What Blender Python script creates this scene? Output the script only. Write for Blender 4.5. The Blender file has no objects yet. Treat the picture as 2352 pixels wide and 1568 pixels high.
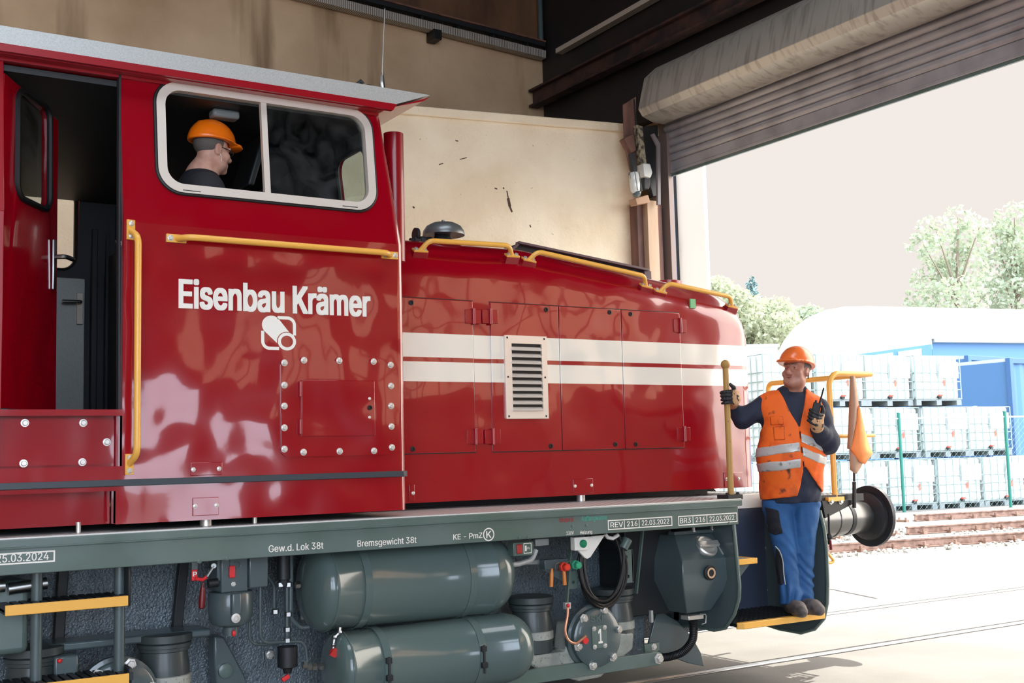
import bpy, math, random
import numpy as np
from mathutils import Vector, Matrix
from mathutils.geometry import tessellate_polygon
S = bpy.context.scene
C = S.collection
random.seed(7)
rng = np.random.default_rng(7)
PI = math.pi

# ------------------------------------------------------------------ camera, sky, sun, exposure
CAM_H = 1.57
FPX = 2692.18                      # focal length in pixels of a 2352-wide frame
YAW, PITCH, ROLL = math.radians(32.4301), math.radians(5.66368), math.radians(-1.47038)
_f = Vector((math.sin(YAW)*math.cos(PITCH), math.cos(YAW)*math.cos(PITCH), math.sin(PITCH)))
_r0 = Vector((math.cos(YAW), -math.sin(YAW), 0)); _u0 = _r0.cross(_f)
_r = math.cos(ROLL)*_r0 + math.sin(ROLL)*_u0
_u = -math.sin(ROLL)*_r0 + math.cos(ROLL)*_u0
camd = bpy.data.cameras.new('camera'); cam = bpy.data.objects.new('camera', camd); C.objects.link(cam)
camd.sensor_width = 36; camd.lens = 36*FPX/2352; camd.clip_end = 600; camd.clip_start = 0.05
cam.matrix_world = Matrix(((_r.x, _u.x, -_f.x, 0), (_r.y, _u.y, -_f.y, 0), (_r.z, _u.z, -_f.z, CAM_H), (0, 0, 0, 1)))
S.camera = cam
S.view_settings.view_transform = 'Standard'; S.view_settings.look = 'None'
S.view_settings.exposure = 0.0; S.view_settings.gamma = 1.0

def make_world():
    w = bpy.data.worlds.new('sky'); S.world = w; w.use_nodes = True
    nt = w.node_tree; N = nt.nodes; L = nt.links; N.clear()
    out = N.new('ShaderNodeOutputWorld'); bg = N.new('ShaderNodeBackground')
    tc = N.new('ShaderNodeTexCoord'); col = None
    def lobe(az, el, lo, hi):
        a, e = math.radians(az), math.radians(el)
        d = N.new('ShaderNodeVectorMath'); d.operation = 'DOT_PRODUCT'
        L.new(tc.outputs['Generated'], d.inputs[0])
        d.inputs[1].default_value = (math.sin(a)*math.cos(e), math.cos(a)*math.cos(e), math.sin(e))
        m = N.new('ShaderNodeMapRange'); m.interpolation_type = 'SMOOTHSTEP'
        m.inputs[1].default_value = lo; m.inputs[2].default_value = hi
        L.new(d.outputs['Value'], m.inputs[0]); return m.outputs[0]
    # pale haze over the yard; warm, blue and zenith lobes added out of view to light the hall
    def mix(fac, a, b):
        n = N.new('ShaderNodeMix'); n.data_type = 'RGBA'
        L.new(fac, n.inputs[0])
        if isinstance(a, tuple): n.inputs[6].default_value = a
        else: L.new(a, n.inputs[6])
        n.inputs[7].default_value = b
        return n.outputs[2]
    c = mix(lobe(125, 35, .52, .9), (.896, .831, .783, 1), (7.2, 6.5, 5.7, 1))
    c = mix(lobe(198, 26, .35, .9), c, (6.3, 7.2, 8.6, 1))
    c = mix(lobe(0, 90, .6, .95), c, (4.5, 4.6, 4.8, 1))
    L.new(c, bg.inputs[0]); bg.inputs[1].default_value = 1.0
    L.new(bg.outputs[0], out.inputs[0])
make_world()
sd = bpy.data.lights.new('sun', 'SUN'); sun = bpy.data.objects.new('sun', sd); C.objects.link(sun)
sd.energy = 8; sd.color = (1, .95, .86); sd.angle = math.radians(.6)
sun.location = (12, 8, 12)
sun.rotation_euler = Vector((.47, .06, .88)).to_track_quat('Z', 'Y').to_euler()

# ------------------------------------------------------------------ helpers
def ray(px, py):
    return _r*((px-1176)/FPX) - _u*((py-784)/FPX) + _f
O = Vector((0, 0, CAM_H))
def aY(px, py, y):
    d = ray(px, py); return O + d*(y/d.y)
def aX(px, py, x):
    d = ray(px, py); return O + d*(x/d.x)
def aZ(px, py, z):
    d = ray(px, py); return O + d*((z-CAM_H)/d.z)
def aP(px, py, p, n):
    d = ray(px, py); p = Vector(p); n = Vector(n); return O + d*((p-O).dot(n)/d.dot(n))
def lerp(a, b, t): return a+(b-a)*t

OFF = {}
def thing(name, label, cat, loc=(0, 0, 0), group=None, rz=0, local=False):
    o = bpy.data.objects.new(name, None); C.objects.link(o)
    o.empty_display_size = .1
    o.location = loc; o.rotation_euler = (0, 0, rz)
    OFF[o.name] = Vector((0, 0, 0)) if local else Vector(loc)
    o['label'] = label; o['category'] = cat
    if group: o['group'] = group
    return o
def top(o):
    while o.parent: o = o.parent
    return o
def tag(o, label, cat, group=None):
    o['label'] = label; o['category'] = cat
    if group: o['group'] = group
    return o

class MB:
    def __init__(s): s.v = []; s.f = []; s.m = []; s.mi = 0
    def add(s, vs, fs, mi=None):
        b = len(s.v); s.v.extend([tuple(p) for p in vs])
        for f in fs: s.f.append(tuple(b+i for i in f)); s.m.append(s.mi if mi is None else mi)
        return s
    def box(s, x0, y0, z0, x1, y1, z1):
        if x0 > x1: x0, x1 = x1, x0
        if y0 > y1: y0, y1 = y1, y0
        if z0 > z1: z0, z1 = z1, z0
        return s.add([(x0,y0,z0),(x1,y0,z0),(x1,y1,z0),(x0,y1,z0),(x0,y0,z1),(x1,y0,z1),(x1,y1,z1),(x0,y1,z1)],
                     [(3,2,1,0),(4,5,6,7),(0,1,5,4),(1,2,6,5),(2,3,7,6),(3,0,4,7)])
    def obox(s, c, X, Y, Z):
        c, X, Y, Z = Vector(c), Vector(X), Vector(Y), Vector(Z)
        vs = [c+X*i+Y*j+Z*k for k in (-1, 1) for (i, j) in ((-1,-1),(1,-1),(1,1),(-1,1))]
        fl = [(3,2,1,0),(4,5,6,7),(0,1,5,4),(1,2,6,5),(2,3,7,6),(3,0,4,7)]
        if X.cross(Y).dot(Z) < 0: fl = [f[::-1] for f in fl]
        return s.add(vs, fl)
    def bar(s, p, q, w, t, up=(0, 0, 1)):
        p, q = Vector(p), Vector(q); X = (q-p)/2; d = X.normalized()
        up = Vector(up)
        Y = up.cross(d)
        if Y.length < 1e-4: Y = Vector((1, 0, 0)).cross(d)
        Y.normalize(); Z = d.cross(Y)
        return s.obox((p+q)/2, X, Y*w/2, Z*t/2)
    def ring(s, c, a, b, r, n): return [Vector(c)+a*(r*math.cos(2*PI*i/n))+b*(r*math.sin(2*PI*i/n)) for i in range(n)]
    def loft(s, rings, closed=True, caps=True):
        n = len(rings[0]); vs = [p for r in rings for p in r]; fs = []
        for j in range(len(rings)-1):
            for i in range(n if closed else n-1):
                k = (i+1) % n
                fs.append((j*n+i, j*n+k, (j+1)*n+k, (j+1)*n+i))
        if caps:
            fs.append(tuple(range(n-1, -1, -1))); fs.append(tuple(range((len(rings)-1)*n, len(rings)*n)))
        return s.add(vs, fs)
    def lathe(s, prof, o, axis, n=24, caps=True):
        ax = Vector(axis).normalized(); o = Vector(o)
        a = ax.orthogonal().normalized(); b = ax.cross(a)
        return s.loft([s.ring(o+ax*h, a, b, max(r, 1e-4), n) for r, h in prof], True, caps)
    def cyl(s, p, q, r, r1=None, n=16):
        p, q = Vector(p), Vector(q)
        return s.lathe([(r, 0), (r if r1 is None else r1, (q-p).length)], p, q-p, n)
    def sph(s, c, r, n=16, sc=(1, 1, 1)):
        m = n//2; rs = []
        for j in range(1, m):
            t = PI*j/m - PI/2
            rs.append([(c[0]+sc[0]*r*math.cos(t)*math.cos(2*PI*i/n), c[1]+sc[1]*r*math.cos(t)*math.sin(2*PI*i/n), c[2]+sc[2]*r*math.sin(t)) for i in range(n)])
        b = len(s.v); s.loft(rs, True, False)
        vs = [(c[0], c[1], c[2]-sc[2]*r), (c[0], c[1], c[2]+sc[2]*r)]
        s.v.extend(vs); p0, p1 = len(s.v)-2, len(s.v)-1
        for i in range(n):
            k = (i+1) % n
            s.f.append((p0, b+k, b+i)); s.m.append(s.mi)
            s.f.append((p1, b+(m-2)*n+i, b+(m-2)*n+k)); s.m.append(s.mi)
        return s
    def tube(s, pts, r, n=10, closed=False):
        P = [Vector(p) for p in pts]; rs = []
        a = None
        m = len(P)
        for i in range(m):
            if closed: d = P[(i+1) % m]-P[i-1]
            else: d = P[min(i+1, m-1)]-P[max(i-1, 0)]
            d.normalize()
            if a is None: a = d.orthogonal().normalized()
            else:
                a = a - d*a.dot(d)
                if a.length < 1e-6: a = d.orthogonal()
                a.normalize()
            b = d.cross(a)
            rr = r[i] if isinstance(r, (list, tuple)) else r
            rs.append(s.ring(P[i], a, b, rr, n))
        if closed: rs.append(rs[0])
        return s.loft(rs, True, not closed)
    def prism(s, poly, d):
        P = [Vector(p) for p in poly]; d = Vector(d); n = len(P)
        nr = Vector((0, 0, 0))
        for i in range(n): nr += P[i].cross(P[(i+1) % n])
        fl = nr.dot(d) > 0
        vs = P+[p+d for p in P]
        fs = [tuple(range(n)), tuple(range(2*n-1, n-1, -1))]+[(i, n+i, n+(i+1) % n, (i+1) % n) for i in range(n)]
        if fl: fs = [f[::-1] for f in fs]
        return s.add(vs, fs)
    def sheet(s, outer, holes, fn, th, mf=0, mb=None, ms=None):
        """plate with holes: outlines in (u,v); fn(u,v,w) -> point, w in 0..th away from the front"""
        mb = mf if mb is None else mb; ms = mf if ms is None else ms
        loops = [list(outer)]+[list(h) for h in holes]
        flat = [p for l in loops for p in l]
        tris = tessellate_polygon([[Vector((u, v, 0)) for u, v in l] for l in loops])
        A = [fn(u, v, 0) for u, v in flat]; B = [fn(u, v, th) for u, v in flat]
        tf = []
        for t in tris:
            a, b, c = [flat[i] for i in t]
            if (b[0]-a[0])*(c[1]-a[1])-(b[1]-a[1])*(c[0]-a[0]) < 0: t = t[::-1]
            tf.append(tuple(t))
        s.add(A, tf, mf); s.add(B, [t[::-1] for t in tf], mb)
        k = 0
        for li, l in enumerate(loops):
            n = len(l); ar = sum(l[i][0]*l[(i+1) % n][1]-l[(i+1) % n][0]*l[i][1] for i in range(n))
            ccw = (ar > 0) == (li == 0)
            fs = []
            for i in range(n):
                j = (i+1) % n
                q = (i, n+i, n+j, j)
                fs.append(q if ccw else q[::-1])
            s.add(A[k:k+n]+B[k:k+n], fs, ms); k += n
        return s
    def build(s, name, mats, parent=None, bevel=0, ang=35, sub=0, smooth=True, kind=None, label=None, seg=2):
        me = bpy.data.meshes.new(name)
        off = OFF.get(top(parent).name, Vector()) if parent else Vector()
        V = [(p[0]-off.x, p[1]-off.y, p[2]-off.z) for p in s.v]
        me.from_pydata(V, [], s.f); me.validate()
        if not isinstance(mats, (list, tuple)): mats = [mats]
        for m in mats: me.materials.append(m)
        if len(mats) > 1 and len(me.polygons) == len(s.m): me.polygons.foreach_set('material_index', s.m)
        o = bpy.data.objects.new(name, me); C.objects.link(o)
        if parent: o.parent = parent
        if bevel:
            b = o.modifiers.new('bevel', 'BEVEL'); b.width = bevel; b.segments = seg; b.limit_method = 'ANGLE'; b.angle_limit = math.radians(40)
        if sub:
            u = o.modifiers.new('sub', 'SUBSURF'); u.levels = u.render_levels = sub
        if smooth:
            me.polygons.foreach_set('use_smooth', [True]*len(me.polygons))
            if ang: me.set_sharp_from_angle(angle=math.radians(ang))
        if kind: o['kind'] = kind
        if label: o['label'] = label
        return o

def rrect(u0, v0, u1, v1, r, n=6):
    pts = []
    for cx, cy, a0 in ((u1-r, v0+r, -90), (u1-r, v1-r, 0), (u0+r, v1-r, 90), (u0+r, v0+r, 180)):
        for i in range(n+1):
            a = math.radians(a0+90*i/n); pts.append((cx+r*math.cos(a), cy+r*math.sin(a)))
    return pts
def circ(u, v, r, n=24): return [(u+r*math.cos(2*PI*i/n), v+r*math.sin(2*PI*i/n)) for i in range(n)]
def fillet(pts, r, n=5):
    """round the inner corners of a polyline"""
    P = [Vector(p) for p in pts]; out = [P[0]]
    for i in range(1, len(P)-1):
        a, b = (P[i-1]-P[i]), (P[i+1]-P[i]); la, lb = a.length, b.length; a.normalize(); b.normalize()
        ang = a.angle(b)
        if ang > PI-.05: out.append(P[i]); continue
        t = min(r/math.tan(ang/2), la*.48, lb*.48); rr = t*math.tan(ang/2)
        c = P[i]+(a+b).normalized()*(rr/math.sin(ang/2))
        v0, v1 = P[i]+a*t-c, P[i]+b*t-c
        for k in range(n+1):
            q = v0.lerp(v1, k/n); out.append(c+q*(v0.length/max(q.length, 1e-9)))
    out.append(P[-1]); return out
def spline(pts, n=8):
    P = [Vector(p) for p in pts]; P = [P[0]*2-P[1]]+P+[P[-1]*2-P[-2]]; out = []
    for i in range(1, len(P)-2):
        for k in range(n):
            t = k/n; a, b, c, d = P[i-1:i+3]
            out.append(.5*((2*b)+(c-a)*t+(2*a-5*b+4*c-d)*t*t+(3*b-a-3*c+d)*t**3))
    out.append(P[-2]); return out

# ------------------------------------------------------------------ materials
def mat(name, col, rough=.5, metal=0., coat=0., bump=None, var=None, spec=.5, alpha=1, trans=0, sheen=0, coat_rough=.05):
    """bump=(scale, strength, distance[, detail]); var=(scale, second colour, low, high[, stretch])"""
    m = bpy.data.materials.new(name); m.use_nodes = True
    nt = m.node_tree; N = nt.nodes; L = nt.links; p = N['Principled BSDF']
    c4 = lambda c: (c[0], c[1], c[2], 1)
    p.inputs['Base Color'].default_value = c4(col); p.inputs['Roughness'].default_value = rough
    p.inputs['Metallic'].default_value = metal; p.inputs['Coat Weight'].default_value = coat
    p.inputs['Coat Roughness'].default_value = coat_rough
    p.inputs['Specular IOR Level'].default_value = spec; p.inputs['Transmission Weight'].default_value = trans
    p.inputs['Sheen Weight'].default_value = sheen
    tc = N.new('ShaderNodeTexCoord')
    def noise(scale, detail=4, stretch=None):
        n = N.new('ShaderNodeTexNoise'); n.inputs['Scale'].default_value = scale; n.inputs['Detail'].default_value = detail
        if stretch:
            mp = N.new('ShaderNodeMapping'); mp.inputs['Scale'].default_value = stretch
            L.new(tc.outputs['Object'], mp.inputs[0]); L.new(mp.outputs[0], n.inputs['Vector'])
        else: L.new(tc.outputs['Object'], n.inputs['Vector'])
        return n.outputs[0]
    if var:
        for v in (var if isinstance(var, list) else [var]):
            sc, c2, lo, hi = v[:4]
            mr = N.new('ShaderNodeMapRange'); mr.inputs[1].default_value = lo; mr.inputs[2].default_value = hi
            L.new(noise(sc, 5, v[4] if len(v) > 4 else None), mr.inputs[0])
            mx = N.new('ShaderNodeMix'); mx.data_type = 'RGBA'
            L.new(mr.outputs[0], mx.inputs[0])
            src = p.inputs['Base Color'].links[0].from_socket if p.inputs['Base Color'].links else None
            if src: L.new(src, mx.inputs[6])
            else: mx.inputs[6].default_value = c4(col)
            mx.inputs[7].default_value = c4(c2); L.new(mx.outputs[2], p.inputs['Base Color'])
    if bump:
        prev = None
        for b in (bump if isinstance(bump, list) else [bump]):
            bn = N.new('ShaderNodeBump'); bn.inputs['Strength'].default_value = b[1]; bn.inputs['Distance'].default_value = b[2]
            L.new(noise(b[0], b[3] if len(b) > 3 else 4, b[4] if len(b) > 4 else None), bn.inputs['Height'])
            if prev: L.new(prev, bn.inputs['Normal'])
            prev = bn.outputs[0]
        L.new(prev, p.inputs['Normal'])
        if coat: L.new(prev, p.inputs['Coat Normal'])
    return m
def srgb(r, g, b):
    f = lambda c: (c/255/12.92) if c <= 10 else ((c/255+.055)/1.055)**2.4
    return (f(r), f(g), f(b))

RED = srgb(146, 0, 21)
_wavy = [(1.1, .6, .05, 1), (2.6, .7, .03, 1), (14, .05, .003, 2)]
M = {}
M['red'] = mat('red_gloss_paint', RED, .2, coat=1., bump=_wavy)
M['red_flat'] = mat('red_paint', RED, .3, coat=.3)
M['slate'] = mat('cab_lining', srgb(52, 56, 64), .55)
M['dark'] = mat('dark_steel', srgb(26, 30, 33), .5)
M['black'] = mat('black_rubber', srgb(16, 17, 19), .5)
M['alu'] = mat('window_aluminium', srgb(232, 222, 210), .35, .35, bump=(40, .03, .002))
M['galv'] = mat('galvanised_sheet', srgb(190, 193, 190), .45, .4, var=(150, srgb(176, 180, 178), .4, .62), bump=(35, .04, .002))
M['grey'] = mat('frame_grey_paint', srgb(94, 110, 106), .36, coat=.3, bump=(3, .12, .01, 2), var=(2.5, srgb(82, 100, 92), .4, .6))
M['cast'] = mat('dusty_underlit_casting', srgb(164, 166, 156), .5, var=[(70, srgb(50, 54, 54), .60, .70), (6, srgb(128, 134, 128), .4, .65)], bump=(60, .5, .005))  # light from below put into the pale base, under dust specks
M['deck'] = mat('deck_plate', srgb(150, 152, 150), .36, .1)
M['grey2'] = mat('underframe_paint', srgb(74, 88, 90), .3, coat=.4, bump=(25, .1, .004))
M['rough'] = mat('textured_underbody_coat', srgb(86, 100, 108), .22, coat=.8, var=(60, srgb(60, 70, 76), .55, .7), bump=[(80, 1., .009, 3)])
M['yellow'] = mat('yellow_paint', srgb(238, 178, 78), .35, coat=.2, bump=(12, .04, .003))
M['yellow2'] = mat('worn_ochre_paint', srgb(176, 136, 70), .45, var=(30, srgb(90, 70, 40), .66, .72))
M['zinc'] = mat('zinc_bolt', srgb(222, 220, 214), .35, .7)
M['steel'] = mat('bright_steel', srgb(180, 180, 178), .28, 1.)
M['white'] = mat('white_lettering', srgb(236, 232, 222), .5)
M['glass'] = mat('clear_glass', (.9, .95, .95), .02, spec=.5, trans=1.0)
M['orange'] = mat('orange_plastic', srgb(250, 110, 30), .35, coat=.2)
M['plaster_up'] = mat('brown_stained_plaster', srgb(208, 178, 144), .85, var=[(.7, srgb(176, 146, 112), .35, .65), (2.2, srgb(120, 92, 62), .56, .74, (1, 1, .12))], bump=[(9, .35, .02), (60, .25, .004)])
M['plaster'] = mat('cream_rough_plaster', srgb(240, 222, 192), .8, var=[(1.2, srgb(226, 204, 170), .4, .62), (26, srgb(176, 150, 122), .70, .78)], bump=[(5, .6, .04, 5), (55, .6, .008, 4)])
M['steel_shade'] = mat('dark_steel_and_shade', srgb(26, 25, 28), .55, var=(1.5, srgb(44, 34, 30), .5, .7))
M['concrete'] = mat('yard_concrete', srgb(132, 129, 124), .75, var=(1.2, srgb(122, 119, 114), .4, .6), bump=(60, .3, .005))
def thin_glass(name, tint, rough=.02, boost=1.0, dirt=0.0):
    m = bpy.data.materials.new(name); m.use_nodes = True; nt = m.node_tree; N = nt.nodes; L = nt.links; N.clear()
    o = N.new('ShaderNodeOutputMaterial'); t = N.new('ShaderNodeBsdfTransparent'); g = N.new('ShaderNodeBsdfGlossy')
    t.inputs[0].default_value = (*tint, 1); g.inputs['Roughness'].default_value = rough
    fr = N.new('ShaderNodeFresnel'); ge = N.new('ShaderNodeNewGeometry'); io = N.new('ShaderNodeMath'); io.operation = 'MULTIPLY_ADD'
    io.inputs[1].default_value = 1/1.52-1.52; io.inputs[2].default_value = 1.52   # same reflectance on both sides of the thin pane
    L.new(ge.outputs['Backfacing'], io.inputs[0]); L.new(io.outputs[0], fr.inputs[0])
    mu = N.new('ShaderNodeMath'); mu.operation = 'MULTIPLY'; mu.inputs[1].default_value = boost
    mx = N.new('ShaderNodeMixShader'); L.new(fr.outputs[0], mu.inputs[0]); L.new(mu.outputs[0], mx.inputs[0])
    L.new(t.outputs[0], mx.inputs[1]); L.new(g.outputs[0], mx.inputs[2])
    if dirt:
        d = N.new('ShaderNodeBsdfDiffuse'); d.inputs[0].default_value = (.5, .52, .52, 1)
        nz = N.new('ShaderNodeTexNoise'); nz.inputs['Scale'].default_value = 7; nz.inputs['Detail'].default_value = 6; nz.inputs['Distortion'].default_value = 1.5
        tc = N.new('ShaderNodeTexCoord'); L.new(tc.outputs['Object'], nz.inputs['Vector'])
        mr = N.new('ShaderNodeMapRange'); mr.inputs[1].default_value = .35; mr.inputs[2].default_value = .75; mr.inputs[4].default_value = dirt
        L.new(nz.outputs[0], mr.inputs[0])
        m2 = N.new('ShaderNodeMixShader'); L.new(mr.outputs[0], m2.inputs[0]); L.new(mx.outputs[0], m2.inputs[1]); L.new(d.outputs[0], m2.inputs[2])
        L.new(m2.outputs[0], o.inputs[0])
    else: L.new(mx.outputs[0], o.inputs[0])
    return m
# ------------------------------------------------------------------ the hall and the yard floor
def struct(name, mb, m, **k): return mb.build(name, m, None, kind='structure', **k)
XG = 8.4            # gate plane
WX, WY, WZ = -9., 12.15, 8.8
FRONT = -6.5
fl = MB(); fl.box(-30, -30, -.2, 60, 6.50, 0); fl.box(-30, 6.66, -.2, 60, 8.02, 0)
fl.box(-30, 8.18, -.2, 60, 40, 0)
fl.box(-30, 6.5, -.2, 60, 6.66, -.05); fl.box(-30, 8.02, -.2, 60, 8.18, -.05)
struct('floor', fl, M['concrete'], smooth=False)
for y0, w in ((6.545, 'nearer'), (8.065, 'farther')):
    r = MB(); r.box(-30, y0, -.05, 60, y0+.07, .004)
    tag(r.build('rail', mat('polished_rail_'+w, srgb(190, 188, 186), .3, .9), None, bevel=.006),
        'steel rail flush in the concrete floor, the one %s to the camera under the locomotive' % w, 'rail', None)
# lower lit wall, skewed to the track
wd = Vector((.979, -.2035, 0)); wn = Vector((-.2035, -.979, 0))
WP = Vector((8.12, 10.03, 0))
def aW(px, py): return aP(px, py, WP, wn)
zt = .5*(aW(1430, 285).z+aW(960, 245).z)
L0 = WP-wd*15
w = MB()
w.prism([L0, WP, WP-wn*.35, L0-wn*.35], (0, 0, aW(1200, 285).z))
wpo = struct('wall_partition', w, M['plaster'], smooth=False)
def brown_end():  # browner towards the right end of the wall, broken by noise
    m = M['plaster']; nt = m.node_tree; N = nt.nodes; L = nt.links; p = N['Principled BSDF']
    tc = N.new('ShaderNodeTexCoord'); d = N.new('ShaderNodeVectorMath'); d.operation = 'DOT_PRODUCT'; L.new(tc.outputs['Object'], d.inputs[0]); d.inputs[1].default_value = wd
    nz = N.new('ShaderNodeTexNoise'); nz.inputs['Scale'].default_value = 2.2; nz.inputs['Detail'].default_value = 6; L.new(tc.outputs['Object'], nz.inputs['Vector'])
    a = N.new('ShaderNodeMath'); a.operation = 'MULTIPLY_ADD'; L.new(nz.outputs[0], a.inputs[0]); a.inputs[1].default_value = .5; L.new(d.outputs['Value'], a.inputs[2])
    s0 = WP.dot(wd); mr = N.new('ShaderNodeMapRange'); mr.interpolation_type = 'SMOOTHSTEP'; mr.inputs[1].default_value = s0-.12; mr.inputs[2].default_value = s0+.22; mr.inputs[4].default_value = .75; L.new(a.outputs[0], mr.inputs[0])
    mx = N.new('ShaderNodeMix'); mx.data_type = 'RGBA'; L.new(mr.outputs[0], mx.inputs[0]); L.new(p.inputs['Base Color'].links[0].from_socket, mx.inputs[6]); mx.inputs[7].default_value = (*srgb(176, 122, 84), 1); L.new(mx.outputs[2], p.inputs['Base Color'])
brown_end()
ck = MB()
for (x, y), (x2, y2), ww in (((1164, 438), (1168, 458), .012), ((1167, 455), (1171, 474), .03), ((1170, 472), (1176, 487), .02), ((1136, 432), (1142, 434), .012), ((1155, 431), (1158, 433), .014), ((1046, 323), (1052, 324), .012), ((1008, 378), (1018, 375), .01), ((1056, 366), (1072, 362), .008), ((948, 474), (952, 478), .016), ((1217, 516), (1219, 522), .012)):
    A_, B_ = aW(x, y)+wn*.001, aW(x2, y2)+wn*.001; ck.bar(A_, B_, .004, ww, wn.cross(B_-A_))
ck.build('chipped_plaster', mat('plaster_chip', srgb(84, 62, 50), .9), wpo, smooth=False)
zl0, zl1 = aW(960, 266), aW(1430, 305)
cp = MB()
z0 = (zl0.z+zl1.z)/2
cp.prism([L0+wn*.035, WP+wn*.035, WP-wn*.4, L0-wn*.4], (0, 0, zt-z0)); cp.v = [(a, b, c+z0) for a, b, c in cp.v]
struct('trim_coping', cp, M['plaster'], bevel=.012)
w = MB(); w.box(WX, WY, 0, XG+.4, WY+.3, WZ); struct('wall_back', w, M['plaster_up'], smooth=False)
w = MB(); w.box(WX-.3, FRONT, 0, WX, WY+.3, WZ); struct('wall_left', w, M['plaster_up'], smooth=False)
# front wall behind the camera with three tall open gateways
w = MB()
outer = [(WX, 0), (-8.4, 0), (-8.4, 5.6), (-3.4, 5.6), (-3.4, 0), (-2.6, 0), (-2.6, 5.6), (2.2, 5.6), (2.2, 0), (4.9, 0), (4.9, 2.35), (6.1, 2.35), (6.1, 0), (XG, 0), (XG, WZ), (WX, WZ)]
hi = [rrect(x, 6.0, x+2.6, 8.0, .02, 1) for x in (-7, -3.4, -.2)]+[[(6.35, 2.9), (8.25, 2.9), (8.25, 4.9), (6.35, 4.9)]]
w.sheet(outer, hi, lambda u, v, t: (u, FRONT-t, v), .3)
struct('wall_front', w, M['plaster_up'], smooth=False)
c = MB()
sky = [[(-1, 1.5), (5, 1.5), (5, 4.2), (-1, 4.2)], [(-7.5, 4.8), (-1.5, 4.8), (-1.5, 7), (-7.5, 7)], [(-7.5, 8.5), (-1, 8.5), (-1, 10.5), (-7.5, 10.5)]]  # unseen roof openings added to brighten walls, deck and underframe
c.sheet([(WX-.3, FRONT-.3), (XG+.5, FRONT-.3), (XG+.5, WY+.3), (WX-.3, WY+.3)], sky, lambda u, v, w: (u, v, WZ+w), .2)
struct('ceiling', c, M['steel_shade'], smooth=False)
# gate wall
GY0, GY1 = 3.4, 9.97
g = MB(); g.box(XG+.0, GY1+.06, 0, XG+.06, WY+.3, WZ); 
g.sheet([(FRONT, 0), (GY0, 0), (GY0, WZ), (FRONT, WZ)], [[(-5.6, 2.5), (2.5, 2.5), (2.5, 4.5), (-5.6, 4.5)]], lambda u, v, w: (XG+w, u, v), .3)
struct('wall_right', g, M['plaster_up'], smooth=False)
b = MB(); b.box(XG-.12, FRONT+.02, 5.32, XG+.42, WY-.02, WZ-.02)
struct('beam_shaded_lintel', b, M['steel_shade'], smooth=False)  # near-black colour stands in for the shade above the gate

wg = MB(); wg.add([(XG+.12, -5.6, 2.5), (XG+.12, 2.5, 2.5), (XG+.12, 2.5, 4.5), (XG+.12, -5.6, 4.5)], [(0, 1, 2, 3)])
wgo = wg.build('reflection_window_1', thin_glass('warm_reflection_pane', (.35, .22, .13), .1), None, smooth=False, kind='structure')  # unseen window added; its tan tint gives the hood a warm reflection
wfm = MB()
for y in np.linspace(-5.6, 2.5, 7): wfm.box(XG+.08, y-.04, 2.5, XG+.16, y+.04, 4.5)
wfm.box(XG+.08, -5.6, 3.46, XG+.16, 2.5, 3.54)
wfm.build('reflection_window_frame', M['steel_shade'], wgo, smooth=False)
wg = MB(); wg.add([(6.35, FRONT-.1, 2.9), (8.25, FRONT-.1, 2.9), (8.25, FRONT-.1, 4.9), (6.35, FRONT-.1, 4.9)], [(3, 2, 1, 0)])
wgo = wg.build('reflection_window_2', bpy.data.materials['warm_reflection_pane'], None, smooth=False, kind='structure')  # second unseen window added for a warm reflection in the cab side
wfm = MB()
for x in (6.35, 7.0, 7.6, 8.25): wfm.box(x-.04, FRONT-.14, 2.9, x+.04, FRONT-.06, 4.9)
wfm.build('reflection_window_frame', M['steel_shade'], wgo, smooth=False)
# ------------------------------------------------------------------ more materials
M['glass'] = thin_glass('cab_glass', (.72, .80, .78), dirt=.05)
M['glass_clear'] = thin_glass('clear_pane', (.93, .95, .95))

def hood_paint():
    m = M['red'].copy(); m.name = 'red_gloss_paint_with_white_bands'
    nt = m.node_tree; N = nt.nodes; L = nt.links; p = N['Principled BSDF']
    tc = N.new('ShaderNodeTexCoord'); sp = N.new('ShaderNodeSeparateXYZ'); L.new(tc.outputs['Object'], sp.inputs[0])
    def band(lo, hi):
        c = N.new('ShaderNodeMath'); c.operation = 'COMPARE'
        L.new(sp.outputs['Z'], c.inputs[0]); c.inputs[1].default_value = (lo+hi)/2; c.inputs[2].default_value = (hi-lo)/2
        return c.outputs[0]
    a = N.new('ShaderNodeMath'); a.operation = 'MAXIMUM'
    L.new(band(2.204, 2.353), a.inputs[0]); L.new(band(2.053, 2.176), a.inputs[1])
    mx = N.new('ShaderNodeMix'); mx.data_type = 'RGBA'; L.new(a.outputs[0], mx.inputs[0])
    mx.inputs[6].default_value = (*RED, 1); mx.inputs[7].default_value = (*srgb(224, 220, 208), 1)
    L.new(mx.outputs[2], p.inputs['Base Color'])
    return m
M['hood'] = hood_paint()

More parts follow.
